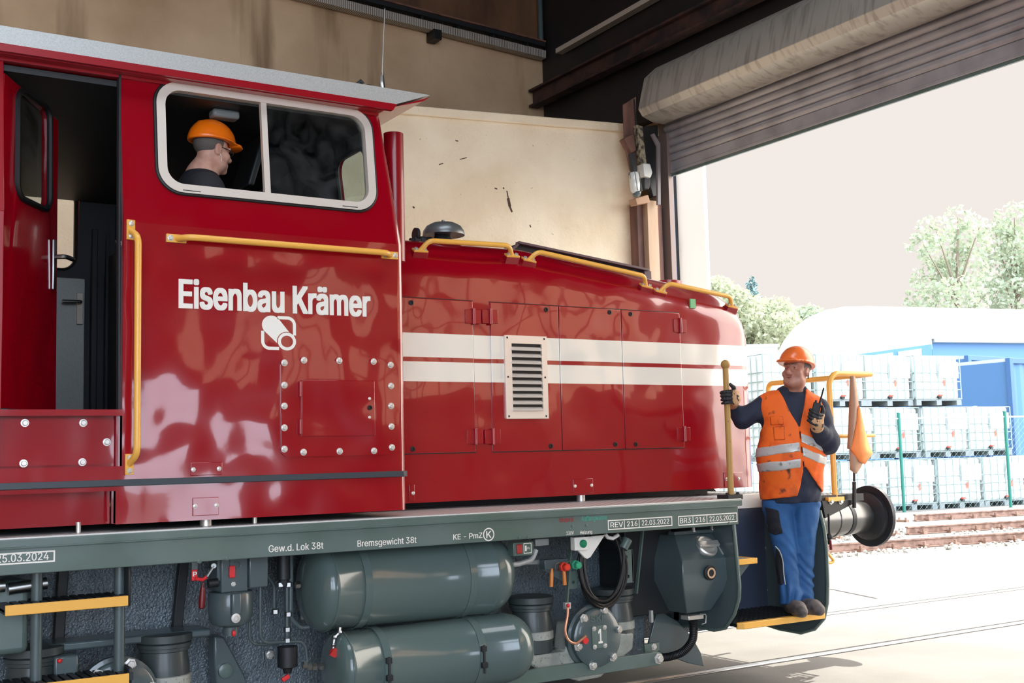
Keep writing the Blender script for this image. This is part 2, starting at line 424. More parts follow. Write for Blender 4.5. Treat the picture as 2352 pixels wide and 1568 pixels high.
def deck_mat():
    m = M['deck']; nt = m.node_tree; N = nt.nodes; L = nt.links; p = N['Principled BSDF']
    tc = N.new('ShaderNodeTexCoord'); mp = N.new('ShaderNodeMapping'); mp.inputs['Rotation'].default_value = (0, 0, .785)
    L.new(tc.outputs['Object'], mp.inputs[0])
    v = N.new('ShaderNodeTexVoronoi'); v.inputs['Scale'].default_value = 22; v.inputs['Randomness'].default_value = 0; v.voronoi_dimensions = '2D'
    L.new(mp.outputs[0], v.inputs['Vector'])
    lt = N.new('ShaderNodeMath'); lt.operation = 'LESS_THAN'; lt.inputs[1].default_value = .2; L.new(v.outputs['Distance'], lt.inputs[0])
    mx = N.new('ShaderNodeMix'); mx.data_type = 'RGBA'; L.new(lt.outputs[0], mx.inputs[0])
    mx.inputs[6].default_value = (*srgb(205, 205, 202), 1); mx.inputs[7].default_value = (*srgb(24, 26, 28), 1)
    L.new(mx.outputs[2], p.inputs['Base Color'])
deck_mat()

# ------------------------------------------------------------------ writing
import os
try:   # the grotesque face that ships with Blender itself; the built-in face otherwise
    FONT = bpy.data.fonts.load(os.path.join(bpy.utils.system_resource('DATAFILES'), 'fonts', 'Inter.woff2'))
except Exception: FONT = None
def text_mesh(body):
    """outlines of the letters, each outer contour filled with its own holes"""
    cu = bpy.data.curves.new('t', 'FONT'); cu.body = body; cu.size = 1
    if FONT: cu.font = FONT
    o = bpy.data.objects.new('t', cu); C.objects.link(o)
    dg = bpy.context.evaluated_depsgraph_get(); dg.update()
    k = o.to_curve(dg); loops = []
    for sp in k.splines:
        B = sp.bezier_points; P = []
        for i in range(len(B)):
            a, b = B[i], B[(i+1) % len(B)]
            p0, p1, p2, p3 = a.co, a.handle_right, b.handle_left, b.co
            n = 1 if ((p1-p0).cross(p3-p0).length < 1e-5 and (p2-p3).cross(p3-p0).length < 1e-5) else 4
            for t in range(n):
                t /= n; q = (1-t)**3*p0+3*(1-t)**2*t*p1+3*(1-t)*t*t*p2+t**3*p3
                if not P or (Vector(P[-1])-Vector((q.x, q.y))).length > 1e-5: P.append((q.x, q.y))
        if len(P) > 2: loops.append(P)
    o.to_curve_clear(); bpy.data.objects.remove(o); bpy.data.curves.remove(cu)
    # trapezoid fill by non-zero winding, so overlapping contours join cleanly
    E = [(P[i-1], P[i]) for P in loops for i in range(len(P)) if abs(P[i-1][1]-P[i][1]) > 1e-6]
    ys = sorted({round(p[1]/.003)*.003 for P in loops for p in P}); V, F = [], []
    for y0, y1 in zip(ys[:-1], ys[1:]):
        ym = (y0+y1)/2; X = []
        for (ax, ay), (bx_, by) in E:
            if (ay > ym) != (by > ym):
                f = lambda y: ax+(bx_-ax)*min(1, max(0, (y-ay)/(by-ay)))
                X.append((f(ym), f(y0), f(y1), 1 if by > ay else -1))
        X.sort(); w = 0
        for x in X:
            if w == 0: st = x
            w += x[3]
            if w == 0:
                b = len(V); V += [(st[1], y0, 0), (x[1], y0, 0), (x[2], y1, 0), (st[2], y1, 0)]; F.append((b, b+1, b+2, b+3))
    return V, F
def write(mb, body, p0, p1, cap, up=Vector((0, 0, 1)), bold=0., out=None, capchar='E'):
    """letters on the segment p0-p1 (their baseline), capital height cap"""
    V, F = text_mesh(body)
    cv, _ = text_mesh(capchar)
    ch = max(v[1] for v in cv); x0 = min(v[0] for v in V); x1 = max(v[0] for v in V)
    p0, p1 = Vector(p0), Vector(p1); d = p1-p0; up = up - d.normalized()*up.dot(d.normalized()); up.normalize()
    sh = [(0, 0)] if not bold else [(-bold, 0), (0, 0), (bold, 0)] if bold < .02 else [(bold*i, bold*.55*j) for i in np.linspace(-1, 1, 7) for j in (-1, -.33, .33, 1)]
    b0 = bold; x0 -= b0; x1 += b0; nn = d.cross(up).normalized()
    for k, (dx, dy) in enumerate(sh): mb.add([p0+d*((x+dx-x0)/(x1-x0))+up*((y+dy)/(ch+b0*.6)*cap)+nn*(k*.9e-4+zz) for x, y, zz in V], F)
    return mb
def stroke(mb, pts, w, n):
    """flat band of width w along pts, lying in the plane with normal n"""
    P = [Vector(p) for p in pts]; n = Vector(n); L_, R_ = [], []
    m = len(P); closed = (P[0]-P[-1]).length < 1e-6
    for i in range(m):
        a = P[i-1] if i else (P[-2] if closed else P[0]); b = P[i+1] if i < m-1 else (P[1] if closed else P[-1])
        d1 = (P[i]-a); d2 = (b-P[i])
        d1 = d1.normalized() if d1.length > 1e-9 else d2.normalized(); d2 = d2.normalized() if d2.length > 1e-9 else d1
        s1, s2 = n.cross(d1), n.cross(d2); s = (s1+s2); k = s.length
        s = s/k if k > 1e-6 else s1
        s = s/max(.5, s.dot(s1))
        L_.append(P[i]+s*w/2); R_.append(P[i]-s*w/2)
    fs = [(i, i+1, m+i+1, m+i) for i in range(m-1)]
    return mb.add(L_+R_, fs)

# ------------------------------------------------------------------ the locomotive
YC, ZW, LEAN = 5.80, 2.775, .12
FX = 2.985            # front corner of the cab
CY = 7.30             # centre line
loco = thing('locomotive', 'dark red diesel shunting locomotive with two white bands and yellow handrails', 'locomotive', (2.5, CY, 0))
def part(name, mb, m, parent=loco, **k): return mb.build(name, m, parent, **k)
def ly(z): return YC+max(0, z-ZW)*LEAN
def fx(z): return FX-max(0, z-ZW)*.11
def aC(px, py):
    """pixel to the outer face of the cab side"""
    p = aY(px, py, YC)
    return p if p.z < ZW else aP(px, py, (0, YC, ZW), (0, 1, -LEAN))
ZROOF = aY(300, 155, 5.80).z-.03
# --- cab shell
DX0, DX1 = .885, aC(283, 640).x
DZ0, DZ1 = aC(278, 940).z, aC(285, 173).z
shell = MB()
def lowf(u, v, w): return (u, YC+w, v)
def upf(u, v, w): return (u, YC+(v-ZW)*LEAN+w, v)
RC = .05
zb = aC(937, 1170).z
belt0, belt1 = aC(500, 1108.7).z, aC(500, 1094).z
def corner(z): return fx(z)-RC
shell.sheet([(DX1, belt1), (FX-RC, belt1), (FX-RC, ZW), (DX1, ZW)], [], lowf, .04, 0, 1, 0)
w0, w1, v0, v1 = aC(358.5, 270).x, aC(856, 360).x, aC(600, 461).z, aC(570, 214.5).z
win_hole = rrect(w0+.02, v0+.02, w1-.02, v1-.02, .10)
shell.sheet([(DX1, ZW), (FX-RC, ZW), (corner(ZROOF), ZROOF), (DX1, ZROOF)], [win_hole], upf, .04, 0, 1, 0)
shell.sheet([(-1.3, DZ1), (DX1, DZ1), (DX1, ZROOF), (-1.3, ZROOF)], [], upf, .04, 0, 1, 0)
shell.sheet([(-1.3, belt1), (DX0, belt1), (DX0, ZW), (-1.3, ZW)], [], lowf, .04, 0, 1, 0)
shell.sheet([(-1.3, ZW), (DX0, ZW), (DX0, DZ1), (-1.3, DZ1)], [], upf, .04, 0, 1, 0)
# rounded front corner, front wall, far side, rear wall
zs = [zb, belt1, 1.8, 2.3, ZW, 3.0, 3.25, ZROOF]
rings = []
for z in zs:
    cx, cy = fx(z)-RC, ly(z)+RC
    r = [(cx+RC*math.sin(a*PI/16), cy-RC*math.cos(a*PI/16), z) for a in range(9)]
    rings.append(r)
n = 9
vs = [p for r in rings for p in r]
shell.add(vs, [(j*n+i, j*n+i+1, (j+1)*n+i+1, (j+1)*n+i) for j in range(len(zs)-1) for i in range(n-1)], 0)
YF = 2*CY-YC
fronthole = [rrect(6.08, 2.8, 6.5, 3.4, .08), rrect(6.82, 2.86, 7.06, 3.2, .05)]
shell.sheet([(YC+RC, zb), (YF-RC, zb), (YF-RC, ZW), (ly(ZROOF)+RC, ZROOF)][:0] or [(YC+RC, zb), (YF, zb), (YF, ZW), (YF-.09, ZROOF), (ly(ZROOF)+RC, ZROOF), (YC+RC, ZW)], fronthole,
            lambda u, v, w: (fx(v)-w, u, v), .04, 0, 1, 0)
part('cab_shell', shell, [M['red'], M['slate']], ang=30)
for hh_ in fronthole:
    g = MB(); g.add([(fx(v)-.02, u, v) for u, v in hh_], [tuple(range(len(hh_)))]); wso = part('windscreen', g, M['glass'], smooth=False)
    g = MB(); g.tube([(fx(v)-.035, u, v) for u, v in hh_], .016, 8, True); g.build('gasket', M['black'], wso)
# far side wall with its door and windows
far = MB()
fw = [(aY(152, 440, YF-.06).x, aY(172, 470, YF-.06)), ]
q0 = aY(110, 432, YF); q1 = aY(172, 626, YF)
fdoor = rrect(q1.x-.42, q1.z, q1.x, q0.z, .1)
r0 = aY(257, 441, YF); fr2 = rrect(r0.x, aY(257, 570, YF).z, r0.x+.75, r0.z, .06)
r1 = aY(782, 300, YF); fr3 = rrect(r0.x+.95, aY(257, 570, YF).z, FX-.25, r0.z, .08)
far.sheet([(-1.3, zb), (FX, zb), (FX, ZW), (fx(ZROOF), ZROOF), (-1.3, ZROOF)], [fdoor, fr2, fr3], lambda u, v, w: (u, YF-w-max(0, v-ZW)*LEAN, v), .04, 0, 1, 0)
rear = rrect(6.2, 2.6, 8.4, 3.4, .1)
far.sheet([(YC+.02, zb), (YF, zb), (YF-.09, ZROOF), (ly(ZROOF)+.02, ZROOF)], [rear], lambda u, v, w: (-1.3+w, u, v), .04, 0, 1, 0)
part('cab_far_wall', far, [M['red'], M['slate']], smooth=False)
lin = MB(); lin.box(-1.26, YC+.1, 1.78, FX-.06, YF-.05, 1.835); lin.box(-1.26, 5.92, ZROOF-.04, FX-.12, YF-.15, ZROOF-.01)
part('cab_floor_and_ceiling_lining', lin, M['dark'], smooth=False)
gk = MB()
for h, yy in ((fdoor, YF-.045),):
    gk.tube([(u, yy, v) for u, v in h], .022, 8, True)
part('far_door_gasket', gk, M['black'])
gk = MB(); gk.tube([(u, YF-.05, v) for u, v in fr2], .02, 8, True); gk.tube([(u, YF-.05, v) for u, v in fr3], .02, 8, True)
part('far_window_frame', gk, M['alu'])
# inside of the far door: panel, kick plate, handle
px_ = aY(195, 640, YF-.08); pb_ = aY(195, 940, YF-.08)
kd = MB(); kd.box(px_.x-.75, YF-.085, 1.84, px_.x, YF-.06, px_.z); kp = part('far_door_kick_plate', kd, M['galv'], bevel=.004)
kh = MB(); a = aY(184, 672, YF-.1); b_ = aY(184, 745, YF-.1); kh.box(a.x-.022, YF-.105, b_.z, a.x+.022, YF-.085, a.z)
hh = part('far_door_handle', kh, M['alu'], bevel=.004)
t = MB(); c_ = aY(186, 693, YF-.14); t.tube(fillet([(c_.x, YF-.1, c_.z), (c_.x, YF-.15, c_.z), (c_.x-.13, YF-.15, c_.z-.004)], .03), .013)
t.build('lever', M['steel'], hh)
pil = MB(); e = aY(212, 420, YF-.1); pil.box(e.x, YF-.12, 1.84, e.x+.04, YF-.05, 3.3); pil.box(e.x+.1, YF-.1, 1.84, e.x+.13, YF-.05, 3.3)
e2 = aY(228, 570, YF-.3); pil.box(e.x+.12, YF-.42, 1.84, e.x+.75, YF-.06, e2.z-.02)
part('far_wall_cupboard', pil, M['slate'], bevel=.006)
# --- door sill, recessed tread panel, belt and skirt
sb = MB()
zs0, zs1 = aC(278, 1070).z, DZ0
sb.sheet([(-1.3, zs1-.03), (DX1, zs1-.03), (DX1, zs1), (-1.3, zs1)], [], lowf, .3, 0)
sb.sheet([(-1.3, belt1), (DX1, belt1), (DX1, zs0), (-1.3, zs0)], [], lowf, .1, 0)
sb.add([(-1.3, YC+.075, zs0), (DX1, YC+.075, zs0), (DX1, YC+.075, zs1-.03), (-1.3, YC+.075, zs1-.03)], [(0, 1, 2, 3)])
sb.add([(DX1, YC, zs0), (DX1, YC+.075, zs0), (DX1, YC+.075, zs1), (DX1, YC, zs1)], [(3, 2, 1, 0)])
part('door_sill', sb, M['red'], bevel=.006)
rp = MB(); a0, a1 = aY(262, 960, YC+.06), aY(250, 1066, YC+.06)
rp.sheet(rrect(-.4, a1.z, a0.x, a0.z, .012, 2), [], lambda u, v, w: (u, YC+.06+w, v), .02)
rpo = part('tread_panel', rp, M['red'])
def bolt(parent, p, r=.011, h=.012, ax=(0, -1, 0), m=None, name='bolt', n=6):
    b = MB(); p = Vector(p); a = Vector(ax).normalized()
    b.lathe([(r*1.45, 0), (r*1.45, h*.2), (r, h*.2), (r, h*.85), (r*.8, h)], p, a, n)
    return b.build(name, m or M['zinc'], parent)
for q in ((57, 971), (191, 971), (54, 1064), (189, 1061), (245, 1015)):
    p = aY(*q, YC+.06); bolt(rpo, p, .013, .016, n=12)
bl = MB(); bl.box(-1.3, YC-.013, belt0, FX-RC*.6, YC+.01, belt1)
bl.lathe([(RC+.013, 0), (RC+.013, belt1-belt0)], (FX-RC, YC+RC, belt0), (0, 0, 1), 24)
part('rubber_belt', bl, mat('belt_rubber', srgb(52, 60, 66), .45), bevel=.003)
sk = MB(); sx = aC(265, 1200).x
sk.sheet([(sx, zb), (FX-RC, zb), (FX-RC, belt0), (sx, belt0)], [], lowf, .04)
zt_ = aC(100, 1133).z
sk.sheet([(-1.3, zt_), (sx, zt_), (sx, belt0), (-1.3, belt0)], [], lowf, .12)
sk.add([(sx, YC, zb), (sx, YC+.12, zb), (sx, YC+.12, belt0), (sx, YC, belt0)], [(3, 2, 1, 0)])
part('cab_skirt', sk, M['red'], bevel=.005)
rk = MB(); rk.box(-1.3, YC+.1, zb, sx-.004, YC+.12, zt_+.02)
part('recessed_skirt', rk, M['red'], smooth=False)
# --- small blanking plates on the side
def plate(name, px0, py0, px1, py1, y, th=.006, m='red', bolts=(), parent=loco):
    a, b = aY(px0, py0, y), aY(px1, py1, y)
    mb = MB(); mb.box(a.x, y-th, b.z, b.x, y+.002, a.z)
    o = part(name, mb, M[m], parent, bevel=.003)
    for q in bolts: bolt(o, aY(*q, y-th), .008, .006, n=12)
    return o
plate('blanking_plate', 437, 1062, 510, 1090, YC, bolts=((444, 1078), (503, 1076)))
plate('blanking_plate', 442, 1143, 502, 1182, YC, bolts=((448, 1162), (497, 1160)))
# --- bolted access panel with hinged flap
a, b = aY(644, 827, YC), aY(904, 1046, YC)
x0, x1, z0, z1 = a.x, b.x, b.z+.005, aY(904, 833, YC).z
ap = MB(); ch = .022
oct_ = [(x0+ch, z0), (x1-ch, z0), (x1, z0+ch), (x1, z1-ch), (x1-ch, z1), (x0+ch, z1), (x0, z1-ch), (x0, z0+ch)]
ap.sheet(oct_, [], lambda u, v, w: (u, YC-.010+w, v), .010)
apo = part('access_panel', ap, M['red'], bevel=.003)
for q in ((653, 833), (698, 827), (779, 828), (858, 830), (897, 838), (653, 884), (653, 932), (653, 982), (653, 1031), (898, 886), (898, 932), (899, 979), (900, 1027), (697, 1038), (780, 1036), (859, 1035)):
    bolt(apo, aY(*q, YC-.01), .0125, .014, n=12)
a, b = aY(692, 872, YC-.016), aY(862, 1000, YC-.016)
fp = MB(); fp.box(a.x, YC-.017, b.z, b.x, YC-.009, a.z)
flap = fp.build('flap', M['red'], apo, bevel=.0025)
for q in ((849, 915), (849, 958)): bolt(apo, aY(*q, YC-.017), .006, .004, n=10)
lk = MB(); p = aY(849, 936, YC-.017); lk.lathe([(.013, 0), (.013, .008), (.007, .008), (.006, .002)], p, (0, -1, 0), 14); lk.build('lock', M['black'], apo)
for (yy0, yy1) in ((876, 910), (963, 996)):
    h = MB(); p0, p1 = aY(690, yy0, YC-.02), aY(690, yy1, YC-.02); h.cyl(p1, p0, .009); h.build('hinge', M['red_flat'], apo)
# --- lettering and emblem on the cab side
lt = MB(); yo = YC-.0015
b0, b1 = aY(410, 705.5, yo), aY(851, 725.5, yo); b1.z = b0.z = (b0.z+b1.z)/2
write(lt, 'Eisenbau Krämer', b0, b1, aY(411, 640, yo).z-b0.z, bold=.03)
part('lettering', lt, M['white'], smooth=False, label='bold white lettering on the cab side')
em = MB(); e0, e1 = aY(600, 803, yo), aY(679.5, 727, yo); EW = (e1.x-e0.x)/274*1.0; EH = (e1.z-e0.z)/278
def E_(x, y): return Vector((e0.x+(x-768)*EW, yo, e0.z+(710-y)*EH))
def arc(cx, cy, r, a0, a1, n=8): return [(cx+r*math.cos(math.radians(lerp(a0, a1, i/n))), cy+r*math.sin(math.radians(lerp(a0, a1, i/n)))) for i in range(n+1)]
NV = (0, -1, 0); WL = 24*EW
stroke(em, [E_(*p) for p in [(896, 446)]+arc(975, 501, 55, -90, 0)+[(1030, 586)]], WL, NV)
stroke(em, [E_(*p) for p in [(780, 556), (780, 640)]+arc(835, 641, 55, 180, 90)+[(908, 696)]], WL, NV)
stroke(em, [E_(*p) for p in arc(970, 637, 60, 0, 360, 36)], WL, NV)
body = arc(850, 508, 76, 135, 315, 14)
tube_end = arc(970, 637, 80, 222+58, 222-62+0, 12)
em.add([E_(*p) for p in body+[(992, 566)]+arc(970, 637, 79, -80, -190, 10)+[(894, 655)]], [tuple(range(len(body)+13))])
part('emblem', em, M['white'], smooth=False, label='white emblem of a tube in a rounded square')
# --- side window
wf = MB()
wf.sheet(rrect(w0, v0, w1, v1, .125, 8), [rrect(w0+.045, v0+.045, w1-.045, v1-.045, .085, 8)], lambda u, v, w: tuple(Vector(upf(u, v, w))+Vector((0, -.016, 0))), .05)
side_win = part('side_window', wf, M['alu'], bevel=.008)
g = MB(); g.tube([upf(u, v, -.003) for u, v in rrect(w0-.006, v0-.006, w1+.006, v1+.006, .13, 8)], .009, 8, True)
g.build('rubber_seal', M['black'], side_win)
mx_ = aC(609, 340).x
dv = MB(); dv.sheet([(mx_-.016, v0+.03), (mx_+.016, v0+.03), (mx_+.016, v1-.03), (mx_-.016, v1-.03)], [], lambda u, v, w: tuple(Vector(upf(u, v, w))+Vector((0, -.01, 0))), .03)
dv.build('divider', M['alu'], side_win, bevel=.006)
gl = MB(); gl.add([upf(u, v, .018) for u, v in rrect(mx_+.02, v0+.04, w1-.04, v1-.04, .05, 4)], [tuple(range(20))])
gl.build('pane', M['glass'], side_win, smooth=False)
for (q0, q1) in (((411, 191.5), (449, 197)), ((762, 243), (797, 248.5)), ((418, 437.5), (459, 442)), ((784, 474), (819, 477.5))):
    A, B = aC(*q0), aC(*q1); sl = MB(); sl.bar(A+Vector((0, -.016, 0)), B+Vector((0, -.016, 0)), .003, .004); sl.build('drain_slot', M['dark'], side_win)
# --- roof
YR = 5.80
zl, zh = aY(450, 169, YR).z, aY(500, 139, YR).z
tipx, lowx = aY(988, 218, YR).x, aY(906, 244, YR).x
rf = MB()
YRF = 2*CY-YR
st = []
for k in range(13):
    t = k/12; y = lerp(YR, YRF, t); st.append((y, zh+.16*math.sin(PI*t)**.8))
rings = []
for x_lo, x_hi in ((-1.6, -1.6), (lowx, tipx)):
    r = [(x_lo, YR+.01, zl)]+[(x_hi, y, z) for y, z in st]+[(x_lo, YRF-.01, zl)]
    rings.append(r)
rf.loft(rings)
part('cab_roof', rf, M['galv'], ang=25)
gt = MB(); gz = zl-.036
gt.prism([(-1.6, YR-.004, zl+.002), (lowx+.015, YR-.004, zl+.002), (lowx-.01, YR-.004, gz), (-1.6, YR-.004, gz)], (0, .03, 0))
gt.prism([(-1.6, YR+.02, zl-.006), (lowx-.01, YR+.02, zl-.012), (lowx-.06, YR+.02, zl-.04), (-1.6, YR+.02, zl-.04)], (0, .06, 0))
gt.prism([(lowx-.05, YR, zl-.03), (lowx+.01, YR, zl-.01), (tipx, YR, zh-.012), (tipx-.05, YR, zh-.045)], (0, YRF-YR, 0))
gt.box(-1.3, ly(3.5)-.01, ZROOF-.004, fx(3.5)-.03, ly(3.5)+.05, zl+.02)
part('roof_gutter', gt, M['red_flat'], bevel=.004)
an = MB(); p = aY(878, 196, 6.1); q = aY(884, 20, 6.1); bz = p.z-.03
an.lathe([(.03, -.05), (.03, .0), (.018, .015), (.014, .06), (.011, .09)], (p.x, 6.1, bz), (0, 0, 1), 12)
an.cyl((p.x, 6.1, bz+.02), (p.x+.003, 6.1, bz+.11), .009); an.cyl((p.x, 6.1, bz+.1), (q.x, 6.1, q.z), .004, .003, 8)
part('roof_antenna', an, M['steel'])
hk = MB(); p = aY(828, 192, 5.98); hk.tube([p+Vector((-.03, 0, -.1)), p+Vector((-.015, 0, -.0)), p+Vector((.0, 0, .015)), p+Vector((.015, 0, .0))], .012, 8)
hk.box(p.x+.03, 5.96, p.z-.1, p.x+.06, 6.0, p.z-.005)
part('roof_hook', hk, M['dark'])
# --- handrails
def handrail(p0, p1, out, r=.0165, bw=.034, bl=.05, swap=False, m='yellow', base=None, off=.07):
    """bar standing off its two bolted brackets; p0, p1 on the surface"""
    p0, p1, out = Vector(p0), Vector(p1), Vector(out).normalized(); d = (p1-p0).normalized()
    mb = MB(); a, b = p0+d*.035, p1-d*.035
    pts = fillet([a, a+out*off+d*.045, b+out*off-d*.045, b], .06, 6)
    mb.tube(pts, r, 12)
    o = part('handrail', mb, M[m])
    side = out.cross(d).normalized()
    for c in (p0, p1):
        sgn = 1 if c is p0 else -1
        cc = c+d*sgn*.035
        k = MB(); k.obox(cc+out*.006, d*bl, side*bw*.62, out*.006); k.build('bracket', M[m], o, bevel=.002)
        if base:
            k = MB(); k.obox(cc-out*base/2, d*bl*1.02, side*bw*.66, out*base/2); k.build('bracket_foot', M['red_flat'], o, bevel=.002)
        for s2 in (-1, 1): bolt(o, cc+d*s2*bl*.62+out*.012, .0115, .012, out)
    return o
p0, p1 = aC(388, 547), aC(914, 583)
handrail((p0.x, YC, p0.z), (p1.x-.02, YC, p0.z), (0, -1, 0))
p0, p1 = aC(299, 512), aC(291, 1083)
handrail((p0.x, YC, p0.z), (p0.x, YC, p1.z), (.25, -1, 0), off=.08)
# --- entrance door, swung inwards
hx, hy = .90, YC+.04
dd = Vector((.569, .822, 0)); dn = Vector((.822, -.569, 0))
DW = .60
dz1 = 3.46
lf = MB()
def df(u, v, w): return tuple(Vector((hx, hy, 0))+dd*u+Vector((0, 0, v))-dn*w+Vector((0, 1, 0))*max(0, v-ZW)*.05)
def aD(px, py): return aP(px, py, (hx, hy, 0), dn)
def du(p): return (p-Vector((hx, hy, 0))).dot(dd)
wl, wr = du(aD(40, 340)), du(aD(115, 340)); wz0, wz1 = aD(80, 470).z, aD(70, 215).z
dwin = rrect(wl, wz0, wr, wz1, .07)
lf.sheet([(0, DZ0+.01), (DW, DZ0+.01), (DW, dz1-.06), (0, dz1)], [dwin], df, .04, 0, 1, 0)
door = part('cab_door', lf, [M['red'], M['slate']], bevel=.004)
g = MB(); g.tube([df(u, v, -.004) for u, v in dwin], .016, 8, True); g.build('gasket', M['black'], door)
g = MB(); g.add([df(u, v, .02) for u, v in dwin], [tuple(range(len(dwin)))]); g.build('pane', M['glass'], door, smooth=False)
hd = MB(); c_ = aD(122, 590); uu, vv = min(du(c_), DW-.02), c_.z
A = Vector(df(uu, vv+.09, -.006)); B = Vector(df(uu, vv-.17, -.006))
hd.obox((A+B)/2, dd*.014, (A-B)/2, dn*.006)
p = Vector(df(uu, vv, -.006)); hd.tube(fillet([p, p+dn*.06, p+dn*.06+dd*.1], .02), .012)
hd.build('door_handle', M['steel'], door, bevel=.003)
dfm = MB(); dfm.box(DX0-.012, YC-.004, DZ0, DX0+.012, YC+.06, 2.775)
dfm.add([upf(u, v, w) for u, v, w in ((DX0-.012, ZW, -.004), (DX0+.012, ZW, -.004), (DX0+.012, DZ1, -.004), (DX0-.012, DZ1, -.004), (DX0-.012, ZW, .06), (DX0+.012, ZW, .06), (DX0+.012, DZ1, .06), (DX0-.012, DZ1, .06))],
        [(0, 1, 2, 3), (0, 4, 5, 1), (1, 5, 6, 2), (2, 6, 7, 3), (3, 7, 4, 0)])
part('door_frame', dfm, M['red_flat'], bevel=.003)
ds = MB()
for k in range(4): ds.bar((DX1-.004-.0*k, YC+.04+.012*k, DZ0), (DX1-.004, YC+.04+.012*k+.04, DZ1), .006, .012, (1, 0, 0))
part('door_seal', ds, M['black'])
# --- cab interior
ci = MB(); p = aZ(515, 265, ZROOF-.062); ci.box(p.x-.075, p.y-.045, ZROOF-.085, p.x+.075, p.y+.045, ZROOF-.038); part('ceiling_lamp', ci, mat('lamp_cover', srgb(120, 126, 128), .3), bevel=.015)
cs = MB(); p = aY(585, 400, 6.55); q = aY(562, 350, 6.55); cs.obox((p+q)/2, Vector((.02, .0, .0)), Vector((0, .16, 0)), Vector((.05, 0, .17)))
part('monitor', cs, M['dark'], bevel=.01)
cs = MB(); cs.box(2.5, 6.3, 1.84, 2.9, 8.3, 2.78); cs.prism([(2.42, 6.2, 2.74), (2.9, 6.2, 2.74), (2.9, 6.2, 2.92), (2.5, 6.2, 2.85)], (0, 2.1, 0))
part('driving_desk', cs, M['dark'], bevel=.02)
sx0, sz0 = aY(455, 400, 6.1).x, 2.36
cs = MB(); cs.lathe([(.2, 0), (.06, .04), (.05, .35), (.15, .42)], (sx0+.05, 6.17, 1.835), (0, 0, 1), 16); cs.box(sx0-.2, 5.96, sz0-.1, sx0+.26, 6.4, sz0-.0); cs.box(sx0-.26, 5.98, sz0, sx0-.17, 6.38, sz0+.42)
part('driver_seat', cs, M['black'], bevel=.02)
# --- exhaust stack in front of the cab
ex = MB(); p = aY(912, 303, 6.15); q = aY(930, 500, 6.15)
ex.cyl((p.x, 6.2, 2.75), (p.x, 6.2, p.z), .06, .06, 20); part('exhaust_stack', ex, M['red_flat'])
# --- hood
HY, HX0, HX1, HR = 6.40, FX-.02, 6.215, .27
pA = aY(940, 553.6, HY+.22); pB = aY(1190, 576, HY+.22); pN = aY(1640, 672, HY+.22)
HT0 = pA.z+.01
bx, ex_ = pB.x, pN.x
def htop(x):
    if x < bx: return HT0
    t = x-bx
    return HT0-(HT0-pN.z)*t/(ex_-bx)
hz0 = 1.312
def hsec(x):
    z1 = htop(min(x, HX1)); q = lambda r, m: m*(1-math.sqrt(max(0, 1-max(0, (x-(HX1-r))/r)**2)))
    ins = q(.15, .145); dz = q(.34, .24)
    y0, y1 = HY+ins, 2*CY-HY-ins; z1 -= dz; pts = [(x, y0, hz0)]
    for a in range(0, 91, 10):
        t = math.radians(a); pts.append((x, y0+HR-HR*math.cos(t), z1-HR+HR*math.sin(t)))
    for a in range(90, -1, -10):
        t = math.radians(a); pts.append((x, y1-HR+HR*math.cos(t), z1-HR+HR*math.sin(t)))
    pts.append((x, y1, hz0)); return pts
xs = [HX0, 3.6, 4.0]+[bx-.15+.05*i for i in range(7)]+[5.0, 5.5, HX1-.36]+[HX1-.34+.2*i/4 for i in range(5)]+[HX1-.15+.15*math.sin(PI/2*i/10) for i in range(11)]
hood = MB(); hood.loft([hsec(x) for x in sorted(xs)])
part('engine_hood', hood, M['hood'], ang=40)
# hood doors
def hx_at(px, py): return aY(px, py, HY).x
DZb, DZt = 1.611, 2.571
dl = [(HX0+.05, 3.771), (3.900, 4.432), (4.437, 4.957), (4.962, 5.487)]
hdoors = []
for i, (a, b) in enumerate(dl):
    d_ = MB(); d_.box(a, HY-.009, DZb, b, HY+.004, DZt); hdoors.append(part('engine_door', d_, M['hood'], bevel=.004))
    r_ = MB()
    for zz0, zz1, x0_, x1_ in ((DZb-.005, DZb, a-.004, b+.004), (DZt, DZt+.005, a-.004, b+.004)): r_.box(x0_, HY-.0015, zz0, x1_, HY+.001, zz1)
    r_.box(b, HY-.0015, DZb, b+.0048, HY+.001, DZt)
    r_.build('shadow_gap_strip', M['black'], hdoors[-1], smooth=False)  # black strips stand in for the shade in the door gaps
def lock(parent, px, py):
    p = aY(px, py, HY-.009); l = MB(); l.lathe([(.016, 0), (.016, .005), (.010, .006), (.008, .001), (.003, .001)], p, (0, -1, 0), 16)
    l.build('lock', M['black'], parent)
for k, q in ((0, (944, 695)), (0, (948, 1031)), (1, (1254, 711)), (1, (1265, 1024)), (2, (1400, 717)), (2, (1413, 1020)), (3, (1448, 721)), (3, (1460, 1020))): lock(hdoors[k], *q)
def hinge(parent, px, py0, py1, w=.058):
    p, q = aY(px, py0, HY-.012), aY(px, py1, HY-.012); h = MB()
    h.box(p.x-w, HY-.016, q.z, p.x-.008, HY-.006, p.z); h.box(p.x+.008, HY-.016, q.z, p.x+w, HY-.006, p.z)
    h.cyl((p.x, HY-.02, q.z-.006), (p.x, HY-.02, p.z+.008), .011)
    h.build('hinge', M['red_flat'], parent, bevel=.002)
for px, d_ in ((1086, 0), (1125, 1)): hinge(hdoors[d_], px, 711, 743)
for px, d_ in ((1091, 0), (1131, 1)): hinge(hdoors[d_], px, 986, 1019)
hinge(hdoors[3], 1561, 733, 763); hinge(hdoors[3], 1570, 981, 1012)
